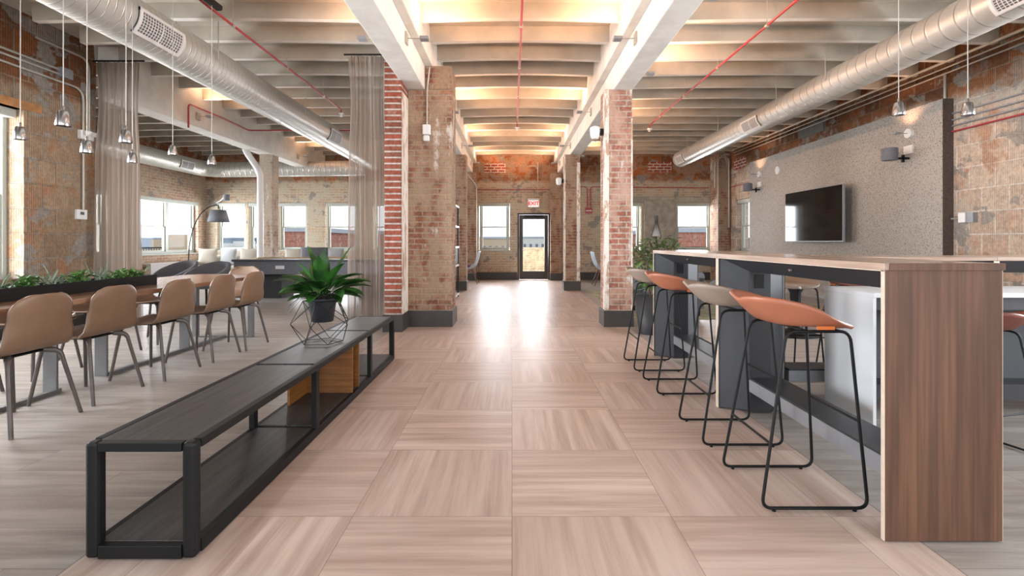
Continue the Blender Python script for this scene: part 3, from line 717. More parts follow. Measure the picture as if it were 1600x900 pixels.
# occupancy sensor on the wide pillar
t = thing('occupancy_sensor', 'white sensor hanging by its cable conduit on the wide left pillar', 'sensor', (-1.1, 6.43, 2.45))
q = MB(); q.box(-.05, .05, -.03, .04, .03, .16); q.build('housing', m_white, t, bev=.012); q = MB(); q.box(-.04, .04, -.05, .02, -.06, .02); q.build('lens', m_white, t, bev=.02)
q = MB(); q.tube(fillet([(0, .03, .16), (0, .03, .62), (.04, .0, .9)], .1), .01, 8); q.build('conduit', m_conduit, t)
for X, Y, Z, lab in ((1.16, 6.55, 2.5, 'white speaker on the left side of the rose brick pillar'), (1.14, 11.4, 2.45, 'white speaker on the left side of the far right pillar')):
    t = thing('wall_speaker', lab, 'speaker', (X-.06, Y, Z)); q = MB(); q.lathe([(.02, .02), (.065, 0), (.07, -.04), (.06, -.12), (.04, -.15)], 18, (-.01, 0, .1)); q.build('housing', m_white, t); q = MB(); q.box(.03, .10, -.03, .03, 0, .08); q.build('bracket', m_black, t)

# uplights: arm + head + warm lamp throwing light on the ceiling
WARM = (1.0, .55, .32)
def uplight(x, y, side, lab, grp, power=75, z=3.26):
    t = thing('uplight', lab, 'uplight', (x, y, z), 0, grp)
    q = MB(); q.box(-.02*side, .02*side, -.05, .05, -.06, .06); q.build('mount', m_conduit, t)
    q = MB(); q.tube([(0, 0, 0), (.2*side, 0, .0)], .006, 6); q.build('arm', m_conduit, t)
    q = MB(); q.box(.2*side-.045, .2*side+.045, -.045, .045, -.02, .015); q.build('lamp_head', m_steel, t, bev=.004)
    q = MB(); q.box(.2*side-.03, .2*side+.03, -.03, .03, .015, .018); q.build('led', m_bulb, t)
    l = bpy.data.lights.new('uplight_lamp', 'SPOT'); l.energy = power; l.color = WARM; l.spot_size = 2.9; l.spot_blend = .6; l.shadow_soft_size = .05
    o = bpy.data.objects.new('uplight_lamp', l); COL.objects.link(o); o.location = (x+.2*side, y, z+.04); o.rotation_euler = (PI, math.radians(42)*side, 0)
for i, y in enumerate((2.3, 5.3, 8.3, 11.2, 13.7)):
    far = ('out of view', 'nearest', 'second', 'third', 'farthest')[i]
    uplight(-1.13, y, 1, 'small steel uplight on the aisle side of the left beam, %s along' % far, 'uplights on the left beam')
    uplight(1.32, y, -1, 'small steel uplight on the aisle side of the right beam, %s along' % far, 'uplights on the right beam')
for i, y in enumerate((4.4, 6.4, 9.3, 12.6)):
    uplight(1.58, y, 1, 'small steel uplight on the bar side of the right beam, number %s from the camera' % ('one', 'two', 'three', 'four')[i], 'uplights over the right bay', 95)
for i, y in enumerate((5.3, 12.9)):
    uplight(-1.39, y, -1, ('small steel uplight on the left beam above the right curtain', 'small steel uplight on the left beam near the back windows')[i], 'uplights over the left bay', 30 if i == 0 else 60)
for i, y in enumerate((8.6, 12.6)):
    uplight(-5.41, y, 1, ('small steel uplight on the far-left beam by the red pipe', 'small steel uplight on the far-left beam near the whitewashed pillar')[i], 'uplights on the far-left beam', 45)
# fixtures on the feature wall
for Y, lab, lab2 in ((7.45, 'round white wall uplight at the near end of the feature wall', 'dark cylinder speaker on a bracket at the near end of the feature wall'), (11.95, 'round white wall uplight at the far end of the feature wall', 'dark cylinder speaker on a bracket at the far end of the feature wall')):
    t = thing('wall_uplight', lab, 'wall light', (PX-.03, Y, 2.72)); q = MB(); q.tube([(.03, 0, 0), (-.02, 0, 0)], .07, 20); q.build('housing', m_white, t)
    q = MB(); q.tube([(-.02, 0, 0), (-.16, 0, 0)], .005); q.build('arm', m_steel, t); q = MB(); q.box(-.22, -.14, -.035, .035, -.012, .012); q.build('lamp_head', m_steel, t)
    l = bpy.data.lights.new('wall_uplight_lamp', 'SPOT'); l.energy = 16; l.color = WARM; l.spot_size = 2.2; l.spot_blend = .9; l.shadow_soft_size = .04
    o = bpy.data.objects.new('wall_uplight_lamp', l); COL.objects.link(o); o.location = (PX-.19, Y, 2.76); o.rotation_euler = (PI, math.radians(4), 0)
    t = thing('cylinder_speaker', lab2, 'speaker', (PX-.30, Y+.02, 2.40)); q = MB(); q.lathe([(.10, -.08), (.105, -.06), (.105, .09), (.1, .10)], 24); q.build('housing', m_fab_dk, t)
    q = MB(); q.bar((.08, 0, -.05), (.29, 0, -.05), .03, .03); q.bar((.2, 0, -.11), (.2, 0, 0), .03, .03); q.build('bracket', m_black, t); q = MB(); q.box(.27, .297, -.08, .08, .02, .14); q.build('plate', m_white, t)
q = MB(); q.tube([(PX, 11.15, 2.70), (PX-.03, 11.15, 2.70)], .09, 24); tag(q.build('round_vent', m_white), 'plain white disc on the feature wall above the television', 'wall disc')

# television
t = thing('television', 'large wall-mounted flat television with a thin silver frame', 'television', (5.72, 9.54, 1.605))
q = MB(); q.box(0, .045, -.91, .91, -.505, .505); q.build('housing', m_steel, t, bev=.005)
q = MB(); q.box(-.004, 0, -.895, .895, -.485, .493); q.build('screen', m_screen, t)
q = MB(); q.box(.045, .226, -.2, .2, -.2, .2); q.build('wall_bracket', m_black, t)

# ------------------------------------------------------------------ curtains
def curtain(x0, x1, y, z0, z1, folds, amp, lab, gather=1.0):
    t = thing('sheer_curtain', lab, 'curtain', ((x0+x1)/2, y, 0)); h = (x1-x0)/2
    def P(u, v):
        z = z1+(z0-z1)*v; s = 1-.10*math.sin(min(1, v*3)*PI)*gather+.05*v
        x = (-h+2*h*u)*s
        a = amp*(.55+.6*v)
        return (x+.012*math.sin(u*folds*4.1+v*3), a*math.sin(u*folds*2*PI+.7*math.sin(v*2.2+u*5))+a*.4*math.sin(u*folds*5.3+1+v), z)
    q = MB(); q.grid(P, folds*14, 26); q.build('voile', m_curtain, t)
    q = MB(); q.grid(lambda u, v: tuple(a+b for a, b in zip(P(u, v*.035), (0, -.003, 0))), folds*14, 2); q.build('heading_tape', m_curtain, t)
    q = MB(); q.tube([(-h-.05, 0, z1+.02), (h+.05, 0, z1+.02)], .012); q.build('track', m_black, t)
curtain(-5.63, -5.03, 6.76, .02, 3.53, 9, .05, 'sheer taupe curtain gathered at the end of the left wall')
curtain(-2.12, -1.62, 6.45, .02, 3.50, 8, .045, 'sheer taupe curtain gathered against the wide brick pillar')

# ------------------------------------------------------------------ low bench
t = thing('storage_bench', 'long low black bench with open shelf, beside the aisle under the potted plant', 'bench', (-1.287, 1.723, 0))
hw = .19; L = 2.947; H = .406; joints = [0, 1.10, 2.18, L]
for a, b in zip(joints, joints[1:]):
    q = MB(); q.box(-hw+.03, hw-.03, a+.03, b-.005, H-.025, H-.001); q.build('top_panel', m_blackwood, t, bev=.002)
    q = MB(); q.box(-hw+.03, hw-.03, a+.03, b-.005, .035, .052); q.build('lower_shelf', m_blackwood, t, bev=.002)
for s in (-1, 1):
    for z0, z1 in ((H-.032, H), (.004, .05)):
        q = MB(); q.box(s*hw, s*(hw-.03), .045, L-.045, z0, z1); q.build('rail', m_black, t, bev=.003)
    for k, y in enumerate(joints):
        d = .045; y0 = y if k == 0 else y-d if k == 3 else y-d/2
        q = MB(); q.box(s*hw, s*(hw-.045 if k in (0, 3) else hw-.03), y0, y0+d, .004 if k in (0, 3) else .05, H if k in (0, 3) else H-.032); q.build('leg', m_black, t, bev=.012 if k in (0, 3) else .003)
for y0 in (0, L-.03):
    for z0, z1 in ((H-.032, H), (.004, .05)):
        q = MB(); q.box(-hw+.045, hw-.045, y0, y0+.03, z0, z1); q.build('rail', m_black, t, bev=.003)
q = MB(); q.box(-hw+.04, -hw+.055, 1.47, 1.9, .053, H-.03); q.build('back_divider', m_ochre, t)
for yy in (1.745, 1.89): q = MB(); q.box(-hw+.055, hw-.012, yy, yy+.015, .053, H-.03); q.build('divider', m_ochre, t)

# geometric plant stand and potted plant
PXC, PYC = -1.31, 3.45
t = thing('wire_plant_stand', 'black geometric wire plant stand on the low bench', 'plant stand', (PXC, PYC, H))
def ring(n, r, z, a0): return [Vector((r*math.cos(a0+2*PI*k/n), r*math.sin(a0+2*PI*k/n), z)) for k in range(n)]
b0 = ring(5, .135, .005, .3); m0 = ring(5, .205, .135, .3+PI/5); m1 = ring(5, .20, .13, .3); t1 = ring(5, .125, .29, .3+PI/5)
q = MB(); R_ = .0025
for k in range(5):
    k2 = (k+1) % 5
    for a, b in ((b0[k], b0[k2]), (b0[k], m0[k]), (b0[k2], m0[k]), (m0[k], t1[k]), (t1[k], t1[k2]), (m0[k], t1[k2]), (m0[k2], t1[k])): q.tube([a, b], R_, 5)
q.build('wire_frame', m_black, t)
q = MB(); q.tube([tuple(p) for p in ring(20, .094, .29, 0)], .003, 5, closed=True)
for k in range(5): q.tube([t1[k], t1[k]*.7+Vector((0, 0, .29*.3))], .0025, 5)
q.build('pot_ring', m_black, t)
def leaf(q, base, az, el, L, W, droop, twist=0, n=8, pet=.12):
    a = Vector((math.cos(az), math.sin(az), 0)); s = Vector((-math.sin(az), math.cos(az), 0)); p = Vector(base); e = el; pts = []
    st = L/n
    for i in range(n+1):
        u = i/n; wv = W*max(0, math.sin(PI*min(1, max(0, (u-pet)/(1-pet)))**.8))**.85*(1 if u > .12 else .08)
        if u <= pet+.01: wv = W*.08
        pts.append((p.copy(), wv, e)); d = a*math.cos(e)+Vector((0, 0, math.sin(e))); p = p+d*st; e -= droop/n
    vs = []; up0 = Vector((0, 0, 1))
    for p, wv, e in pts:
        nrm = -a*math.sin(e)+up0*math.cos(e)
        vs += [p-s*wv/2+nrm*wv*.22, p, p+s*wv/2+nrm*wv*.22]
    fs = []
    for i in range(n): fs += [(i*3, i*3+1, i*3+4, i*3+3), (i*3+1, i*3+2, i*3+5, i*3+4)]
    q._add(vs, fs, True)
t = thing('potted_plant', 'broad-leaved green plant in a charcoal pot held by the wire stand on the bench', 'potted plant', (PXC, PYC, H+.145))
q = MB(); q.lathe([(.066, 0), (.072, .003), (.093, .145), (.097, .15), (.097, .165), (.088, .165), (.086, .15)], 32, cap=True); q.build('pot', m_pot, t)
q = MB(); q.lathe([(.001, .172), (.05, .178), (.086, .152)], 20, cap=False); 
rn = random.Random(5)
for k in range(26):
    a = rn.uniform(0, 2*PI); r = rn.uniform(.02, .085); q.tube([(r*math.cos(a), r*math.sin(a), .16), (r*math.cos(a+.5)*1.1, r*math.sin(a+.5)*1.1, .19), (r*math.cos(a+1), r*math.sin(a+1), .165)], .005, 5)
q.build('moss', m_soil, t)
q = MB()
for k, (az, el, Ln, Wd, dr) in enumerate([(3.1, .75, .34, .085, 1.0), (3.3, 1.0, .30, .08, 1.2), (2.8, .5, .27, .09, .9), (3.5, .35, .26, .075, .7), (0, .75, .33, .075, 1.0), (.25, .55, .31, .075, .8), (-.3, .45, .30, .08, .9), (.1, 1.05, .30, .07, 1.2),
        (4.4, .9, .26, .08, 1.1), (5.0, .7, .26, .085, 1.1), (5.5, .5, .27, .08, 1.0), (1.2, .9, .28, .08, 1.0), (2.0, .8, .28, .08, 1.0), (3.9, .7, .27, .08, 1.2), (4.7, .35, .2, .07, 1.0),
        (3.0, 1.38, .34, .075, .15), (1.8, 1.45, .31, .07, .1), (.3, 1.2, .37, .07, .2), (4.8, 1.4, .28, .08, .3), (3.6, 1.25, .27, .07, .5), (5.9, 1.2, .28, .07, .6), (2.4, 1.2, .26, .07, .5), (6.1, .25, .26, .07, .6), (5.6, .1, .2, .07, .5), (3.8, .15, .2, .065, .5), (2.6, 1.0, .3, .08, 1.0), (.7, .8, .28, .075, 1.1)]+[(k*.83+.3, .75+.3*math.sin(k*2.1), .23+.03*math.cos(k*1.7), .06, .9) for k in range(14)]):
    leaf(q, (.02*math.cos(az), .02*math.sin(az), .17), az, el, Ln*1.08, Wd*1.35, dr, n=10, pet=.27)
q.build('foliage', m_leaf, t)
q = MB()
for k in range(7):
    az = 2.7+.2*k; q.tube([(.05*math.cos(az), .05*math.sin(az), .17), (.15*math.cos(az), .15*math.sin(az), .185-.004*k), (.22*math.cos(az), .22*math.sin(az), .14-.01*k)], .0015, 4)
q.build('dry_tendrils', m_grille_in, t)

# ------------------------------------------------------------------ bar stools
def shell_stool(q_):
    pass
def make_stool(name, mat, lab, loc, rz, grp, scale=1):
    # local: sitter faces +x ; origin on the floor
    t = thing(name, lab, 'bar stool', loc, rz, grp, scale)
    def P(u, v):
        a = 2*PI*u; ca = math.cos(a); sa = math.sin(a)
        ex = 2.7
        k = (abs(ca)**ex+abs(sa)**ex)**(-1/ex)
        bk = max(0, -ca)          # back factor
        fr = max(0, ca)
        rx = (.205 if ca > 0 else .235); ry = .225
        side = abs(sa)
        rimx = k*ca*rx; rimy = k*sa*ry
        panx = k*ca*(.20 if ca > 0 else .115); pany = k*sa*(.165 if ca < 0 else .165+.03*ca)
        h = .010+.085*bk**.9+.062*side*(1-fr)**1.6
        if v < .55:
            w_ = v/.55; return (panx*w_, pany*w_, .742+.006*w_-.012*fr*w_*w_)
        w_ = (v-.55)/.45; e = w_**.9
        return (panx+(rimx-panx)*e, pany+(rimy-pany)*e, .748-.012*fr+h*(w_**1.15)-.02*fr*w_*w_)
    q = MB(); q.grid(P, 48, 14); s_ = q.build('seat_shell', mat, t, solid=.014, solid_off=-1)
    q = MB(); q.box(.0, .07, -.205, -.199, .743, .757); q.build('leather_tag', m_tag, s_)
    for s in (-1, 1):
        pts = [(-.22, s*.19, .012), (-.10, s*.155, .728), (.165, s*.155, .728), (.215, s*.19, .012)]
        q = MB(); q.tube(fillet(pts, .045, 6, True), .0068, 8, closed=True); q.build('side_frame', m_black, t)
        for x in (-.17, .16): q = MB(); q.lathe([(.008, 0), (.008, .012)], 8, (x, s*.19, 0)); q.build('foot_glide', m_black, t)
    def onleg(x0, x1, z): f = (z-.012)/.716; return x0+(x1-x0)*f, .19-.035*f
    for x0, x1, z in ((-.22, -.10, .27), (.215, .165, .36)):
        x, yy = onleg(x0, x1, z); q = MB(); q.tube([(x, -yy, z), (x, yy, z)], .0055, 8); q.build('footrest', m_black, t)
    q = MB(); q.tube([(-.02, -.155, .73), (-.02, .155, .73)], .006, 6); q.tube([(.12, -.155, .73), (.12, .155, .73)], .006, 6); q.build('seat_brace', m_black, t)
    return t
SG = 'bar stools along the aisle side of the bar'
sa = make_stool('bar_stool', m_cognac, 'cognac leather bar stool nearest the camera, beside the walnut bar end', (1.24, 2.23, 0), 0, SG)
sb = make_stool('bar_stool', m_beige, 'taupe leather bar stool, second along the bar from the camera', (1.24, 2.87, 0), 0, SG)
dup(sa, (1.255, 3.77, 0), 0, 'cognac leather bar stool, farther one, between the two taupe stools')
dup(sb, (1.25, 4.42, 0), 0, 'taupe leather bar stool at the far end of the bar by the rose brick pillar')
g2 = 'bar stools behind the cross bar'
dup(sb, (2.28, 4.15, 0), -PI/2, 'taupe bar stool behind the cross bar, seen through the bar opening', g2)
sr = make_stool('bar_stool', m_rust, 'russet bar stool behind the cross bar, right of the taupe one', (2.85, 4.15, 0), -PI/2, g2)
make_stool('bar_stool', m_rust, 'russet counter stool at the right edge of the picture, behind the walnut bar end', (2.50, 2.66, 0), PI/2+.25, 'low counter stools', .86)

# ------------------------------------------------------------------ bar tables (portal frames with splayed faces)
def bar_unit(length, z, name, lab, loc, rz, first_end=False, grp=None):
    # local: runs along +y from 0 to length, width .43 in x from 0
    Wd = .43; t = thing(name, lab, 'bar table', loc, rz, grp); e = .018; c0, c1 = .165, .30
    q = MB(); q.box(-.006, Wd+.006, -.004 if first_end else 0, length, z-.026, z); q.build('table_top', m_bar_top, t, bev=.002)
    q = MB(); q.box(-.002, .012, .002, length-.002, z-.03, z-.008) ; q.build('edge_band', m_ply, t)
    if first_end: q = MB(); q.box(.0125, Wd+.0065, -.006, -.0042, z-.0262, z+.0002); q.build('end_band', m_walnut, t)
    # sloping hopper under the top
    q = MB(); zt = z-.0265; zb = z-.112
    q.prism([(.012, zt), (Wd-.012, zt), (c1, zb), (c0, zb)], lambda a, b: (a, e, b), lambda a, b: (a, length-e, b)); q.build('apron', m_slate_dk, t)
    for s, y0 in ((1, 0), (-1, length)):
        q = MB(); q.box(0, Wd, y0, y0+s*e, 0.004, z-.0265); 
        wal = first_end and s == 1
        p = q.build('end_panel', m_walnut if wal else m_slate, t, bev=.001)
        q = MB(); q.box(-.002, .0, y0, y0+s*e, .004, z-.027); q.box(Wd, Wd+.002, y0, y0+s*e, .004, z-.027); q.build('edge_band', m_ply, p)
        q = MB(); d = .075
        q.prism([(.012, y0+s*e), (Wd-.012, y0+s*e), (c1, y0+s*(e+d)), (c0, y0+s*(e+d))], lambda a, b: (a, b, .012), lambda a, b: (a, b, z-.035)); q.build('splayed_lining', m_slate, t)
        q = MB(); q.box(c0+.001, c1-.001, y0+s*(e+.02), y0+s*(e+d+.012), .006, z-.10); core = q.build('core_post', m_slate_dk, t)
        q = MB(); q.box(c0+.03, c0+.09, y0+s*(e+d+.012), y0+s*(e+d+.016), z-.22, z-.13); q.build('outlet_plate', m_black, core)
    q = MB(); q.box(c0, .365, e+.08, length-e-.08, .214, .225); q.build('rail_cap', m_rail_top, t)
    q = MB(); q.box(c0-.002, .36, e+.08, length-e-.08, .136, .214); q.build('foot_rail', m_steel, t, bev=.002)
    q = MB(); q.lathe([(.012, -.012), (.014, 0)], 12, (.07, length*.5, z-.06)); q.build('bag_hook', m_chrome, t)
    return t
BZT = 1.022
bar_unit(1.49, BZT, 'bar_table', 'bar table nearest the camera with a walnut end panel facing it', (1.365, 1.827, 0), 0, True)
bar_unit(1.50, BZT, 'bar_table', 'farther bar table, ending near the rose brick pillar', (1.365, 3.320, 0), 0)
# cross bar behind, running to the right
bar_unit(1.46, .998, 'bar_table', 'cross bar table behind the walnut end, its left half joined to the main bar', (1.81, 3.80, 0), -PI/2)
bar_unit(1.46, .998, 'bar_table', 'cross bar table at the right edge of the picture', (3.272, 3.80, 0), -PI/2)
# low counter
t = thing('counter_table', 'lower pale grey counter in front of the cross bar with a full end panel', 'counter', (2.10, 2.90, 0))
q = MB(); q.box(0, 2.6, 0, .46, .775, .803); q.build('table_top', m_white_panel, t, bev=.003)
q = MB(); q.box(0, .02, .004, .455, .004, .775); q.build('end_panel', m_white_panel, t, bev=.002)
q = MB(); q.box(2.57, 2.59, .004, .455, .004, .775); q.build('end_panel', m_white_panel, t, bev=.002)
q = MB(); q.box(.02, 2.57, .03, .05, .70, .774); q.build('apron', m_slate_dk, t)
q = MB(); q.box(.02, 2.57, .40, .42, .1, .774); q.build('back_panel', m_slate, t)
q = MB(); q.box(.02, 2.57, .25, .40, .10, .2); q.build('foot_rail', m_slate_dk, t)

# ------------------------------------------------------------------ dining table, planter, chairs
t = thing('dining_table', 'long walnut communal dining table on grey steel frames with a rounded far end', 'table', (-3.33, 0, 0)); TZ = .72
pts = [(.45, .3), (.45, 5.4)]
for k in range(9): a = PI/2*k/8; pts.append((.25+.2*math.cos(a), 5.7+.22*math.sin(a)))
for k in range(9): a = PI/2+PI/2*k/8; pts.append((-.25+.2*math.cos(a), 5.7+.22*math.sin(a)))
pts += [(-.45, 5.4), (-.45, .3)]
q = MB(); q.prism(pts, lambda x, y: (x, y, TZ-.035), lambda x, y: (x, y, TZ)); q.build('table_top', m_walnut_top, t, bev=.003)
q = MB(); q.box(-.08, .08, .5, 5.6, TZ-.075, TZ-.036); q.build('spine_beam', m_tableleg, t)
for ya, yb in ((1.9, 3.67), (4.1, 5.78)):
    for sx_ in (0,):
        q = MB(); q.box(-.02, .02, ya, yb, 0, .025); q.build('floor_rail', m_tableleg, t)
        for yy in (ya, yb-.02 if yb < 5 else 5.14):
            q = MB(); q.box(-.085, .015, yy-.018, yy, .0, TZ-.036); q.build('leg', m_tableleg, t, bev=.002)
q = MB(); q.box(-.3, .34, 5.76, 5.80, 0, .012); q.build('floor_rail', m_tableleg, t)
for x in (.29, -.35): q = MB(); q.box(x, x+.05, 5.74, 5.80, .012, TZ-.036); q.build('leg', m_tableleg, t, bev=.002)

t = thing('table_planter', 'long black trough planter of low greenery on the dining table', 'planter', (-3.30, 2.0, TZ))
q = MB(); q.box(-.10, .10, 0, .015, 0, .085); q.box(-.10, .10, 2.485, 2.5, 0, .085); q.box(-.10, -.088, .015, 2.485, 0, .085); q.box(.088, .10, .015, 2.485, 0, .085); q.box(-.088, .088, .015, 2.485, 0, .01); q.build('trough', m_black, t)
q = MB(); q.box(-.087, .087, .016, 2.484, .01, .06); q.build('soil', m_soil, t)
rn = random.Random(11)
kinds = ['leafy', 'spiky', 'leafy', 'spiky', 'leafy', 'spiky', 'leafy', 'spiky', 'leafy', 'spiky', 'leafy', 'leafy']
for k, kd in enumerate(kinds):
    y = 2.22+k*.195
    q = MB()
    if kd == 'spiky':
        for i in range(26): leaf(q, (rn.uniform(-.02, .02), rn.uniform(-.05, .05), 0), rn.uniform(0, 6.3), rn.uniform(.4, 1.3), rn.uniform(.07, .13), .009, rn.uniform(.2, 1.2), n=5)
    else:
        for i in range(60):
            a = rn.uniform(0, 6.3); r = rn.uniform(0, .06); leaf(q, (r*math.cos(a)*.8, r*math.sin(a)*1.4, rn.uniform(0, .035)), rn.uniform(0, 6.3), rn.uniform(.0, 1.1), rn.uniform(.03, .055), .024, .6, n=4)
    place = ('nearest the camera', 'second', 'third', 'fourth', 'fifth', 'sixth', 'seventh', 'eighth', 'ninth', 'tenth', 'eleventh', 'at the far end')[k]
    o = q.build('spiky_plant' if kd == 'spiky' else 'leafy_plant', m_leaf3 if kd == 'spiky' else m_leaf2, None, (-3.30, y, TZ+.064)); o.scale = (1.35, 1.35, 1.5)
    tag(o, '%s plant in the black table trough, %s along it' % ('grey-green spiky' if kd == 'spiky' else 'small bright green leafy', place), 'plant', 'plants in the table trough')

def make_chair(lab, loc, rz, grp):
    # local: sitter faces -x ; back towards +x
    t = thing('dining_chair', lab, 'chair', loc, rz, grp)
    prof = [(-.215, .432), (-.205, .447), (-.16, .452), (-.08, .445), (0, .438), (.08, .440), (.14, .455), (.185, .49), (.205, .54), (.218, .61), (.228, .68), (.237, .74), (.243, .79)]
    # arc-length resample
    seg = [0]
    for a, b in zip(prof, prof[1:]): seg.append(seg[-1]+math.hypot(b[0]-a[0], b[1]-a[1]))
    tot = seg[-1]
    def pr(s):
        s *= tot
        for i in range(len(seg)-1):
            if s <= seg[i+1] or i == len(seg)-2:
                f = (s-seg[i])/(seg[i+1]-seg[i]); a = prof[i]; b = prof[i+1]; return a[0]+(b[0]-a[0])*f, a[1]+(b[1]-a[1])*f
    def P(u, v):
        x, z = pr(v); hw = .205+.03*math.sin(PI*min(1, max(0, (v-.1)/.7)))
        if v > .86: k = (v-.86)/.14; hw -= .085*(1-math.sqrt(max(0, 1-k*k)))
        if v < .10: k = (.10-v)/.10; hw *= (1-k**2.2*.25)
        s = 2*u-1; yy = hw*s
        wrap = abs(s)**2.4
        if v < .5: z += .012*wrap
        x -= .035*wrap*(1 if v > .5 else 0)*min(1, (v-.5)*4 if v > .5 else 0)
        if v > .8: z -= .02*((v-.8)/.2)*abs(s)**6
        return (x, yy, z)
    q = MB(); q.grid(P, 20, 64); q.build('seat_shell', m_shell, t, solid=.012, solid_off=0)
    for sx_, sy in ((1, 1), (1, -1), (-1, 1), (-1, -1)):
        top = Vector((sx_*.10, sy*.11, .432)); el = Vector((sx_*.155, sy*.165, .415)); ft = Vector((sx_*.235, sy*.225, 0))
        if sx_ < 0: ft.x = -.20
        c = fillet([top, el, ft], .05, 5)
        q = MB(); nn = len(c); q.tube(c, [.019-.0075*k/(nn-1) for k in range(nn)], 8)
        q.build('leg', m_bronze, t)
    q = MB(); q.box(-.11, .11, -.12, .12, .424, .432); q.build('seat_frame', m_black, t)
    return t
CG = 'dining chairs on the aisle side of the table'
ch = make_chair('tan shell dining chair nearest the camera, cut off by the left edge', (-3.02, 3.00, 0), 0, CG)
for x, y, lab in ((-3.04, 3.57, 'tan shell dining chair, second from the camera on the aisle side'), (-2.98, 4.17, 'tan shell dining chair, third from the camera on the aisle side'), (-2.95, 4.76, 'tan shell dining chair, fourth from the camera on the aisle side'), (-2.91, 5.25, 'tan shell dining chair, farthest on the aisle side of the table')):
    dup(ch, (x, y, 0), 0, lab)
dup(ch, (-2.99, 2.42, 0), 0, 'tan shell dining chair on the aisle side, mostly outside the left edge')
for x, y, lab in ((-3.95, 3.45, 'tan shell dining chair across the table, nearest the camera'), (-3.97, 4.15, 'tan shell dining chair across the table, behind the trough planter'), (-3.97, 4.85, 'tan shell dining chair across the table, third along'), (-3.98, 5.55, 'tan shell dining chair across the table, just past the planter end')):
    dup(ch, (x, y, 0), PI, lab, 'dining chairs on the far side of the table')
dup(ch, (-3.38, 6.12, 0), PI/2, 'tan shell dining chair at the rounded far end of the table', 'dining chairs at the table end')

# ------------------------------------------------------------------ pendants
def make_pendant(x, y, zb, lab, grp, ztop=3.6, canopy=None):
    t = thing('pendant_lamp', lab, 'pendant lamp', (x, y, zb), 0, grp)
    q = MB(); q.lathe([(.037, 0), (.038, .012), (.034, .04), (.027, .080), (.022, .086), (.001, .086)], 20, cap=False); q.lathe([(.001, .02), (.033, .004)], 20, cap=False); q.build('lamp_shade', m_chrome, t)
    q = MB(); q.lathe([(.008, .08), (.008, .11), (.003, .115)], 10); q.build('socket', m_chrome, t)
    q = MB(); q.tube([(0, 0, .11), (0, 0, ztop-zb)], .0028, 6); q.build('cord', m_cord, t)
    q = MB()
    if canopy: q.box(-.025, .025, -.12, .12, ztop-zb-.01, ztop-zb+.03)
    else: q.lathe([(.04, ztop-zb-.012), (.04, ztop-zb+.01)], 16)
    q.build('canopy', m_black, t)
PG = 'small chrome pendants over the dining table'
for i, (xx, yy, Y, lab) in enumerate([(32, 218, 3.38, 'leftmost chrome pendant, hanging before the left window'), (99, 197, 2.85, 'chrome pendant, second from the left, hanging highest'), (136, 239, 3.42, 'chrome pendant, third from the left, next to the wall conduit'),
        (197, 223, 3.4, 'chrome pendant in front of the left curtain, left of its edge'), (207, 254, 4.4, 'chrome pendant in front of the left curtain, lower and farther'), (270, 242, 4.62, 'chrome pendant hanging just right of the left curtain'), (331, 257, 4.85, 'rightmost chrome pendant over the dining table, from a black ceiling bar')]):
    X, z = px(xx, yy, Y); make_pendant(X, Y, z, lab, PG, 3.41 if i == 6 else 3.62, i == 6)
for xx, yy, lab in ((1404, 180, 'chrome pendant in front of the grey feature wall'), (1512, 180, 'chrome pendant in front of the right terracotta wall')):
    X, z = px(xx, yy, 3.4); make_pendant(X, 3.4, z, lab, 'small chrome pendants over the bar')
q = MB(); q.box(-2.94, -2.90, 3.2, 5.0, 3.42, 3.46); q.tube([(-2.92, 3.6, 3.45), (-2.92, 3.6, 3.8)], .006); q.tube([(-2.92, 4.7, 3.45), (-2.92, 4.7, 3.8)], .006); tag(q.build('ceiling_bar', m_black), 'short black lighting bar under the left ceiling', 'lighting track')

# ------------------------------------------------------------------ left wing lounge
def tub_chair(lab, x, y, rz):
    t = thing('tub_chair', lab, 'armchair', (x, y, 0), rz, 'grey tub chairs behind the dining table')
    def P(u, v):
        a = PI*.12+PI*.76*2*u*.98-PI*.62+PI/2*0
        a = -PI*.80+1.6*PI*u
        h = .40+.33*(math.cos(a)*.5+.5)**.8; z = .38+(h-.34)*v
        r = .30+.04*v
        return (r*math.sin(a), r*math.cos(a)*.95, z)
    q = MB(); q.grid(P, 30, 6); q.build('backrest', m_fab_dk if 'left' in lab else m_grey_fab, t, solid=.05, solid_off=0)
    q = MB(); q.lathe([(.2, .34), (.28, .36), (.29, .42), (.27, .45), (.001, .455)], 26); q.build('seat', m_grey_fab, t)
    for k in range(4): a = PI/4+PI/2*k; q = MB(); q.tube([(.18*math.cos(a), .18*math.sin(a), .36), (.26*math.cos(a), .26*math.sin(a), 0)], [.016, .01], 8); q.build('leg', m_black, t)
tub_chair('dark grey tub chair behind the dining table, left of the pair', -5.85, 8.65, -.35)
tub_chair('grey tub chair behind the dining table, right of the pair', -5.02, 8.2, -.25)
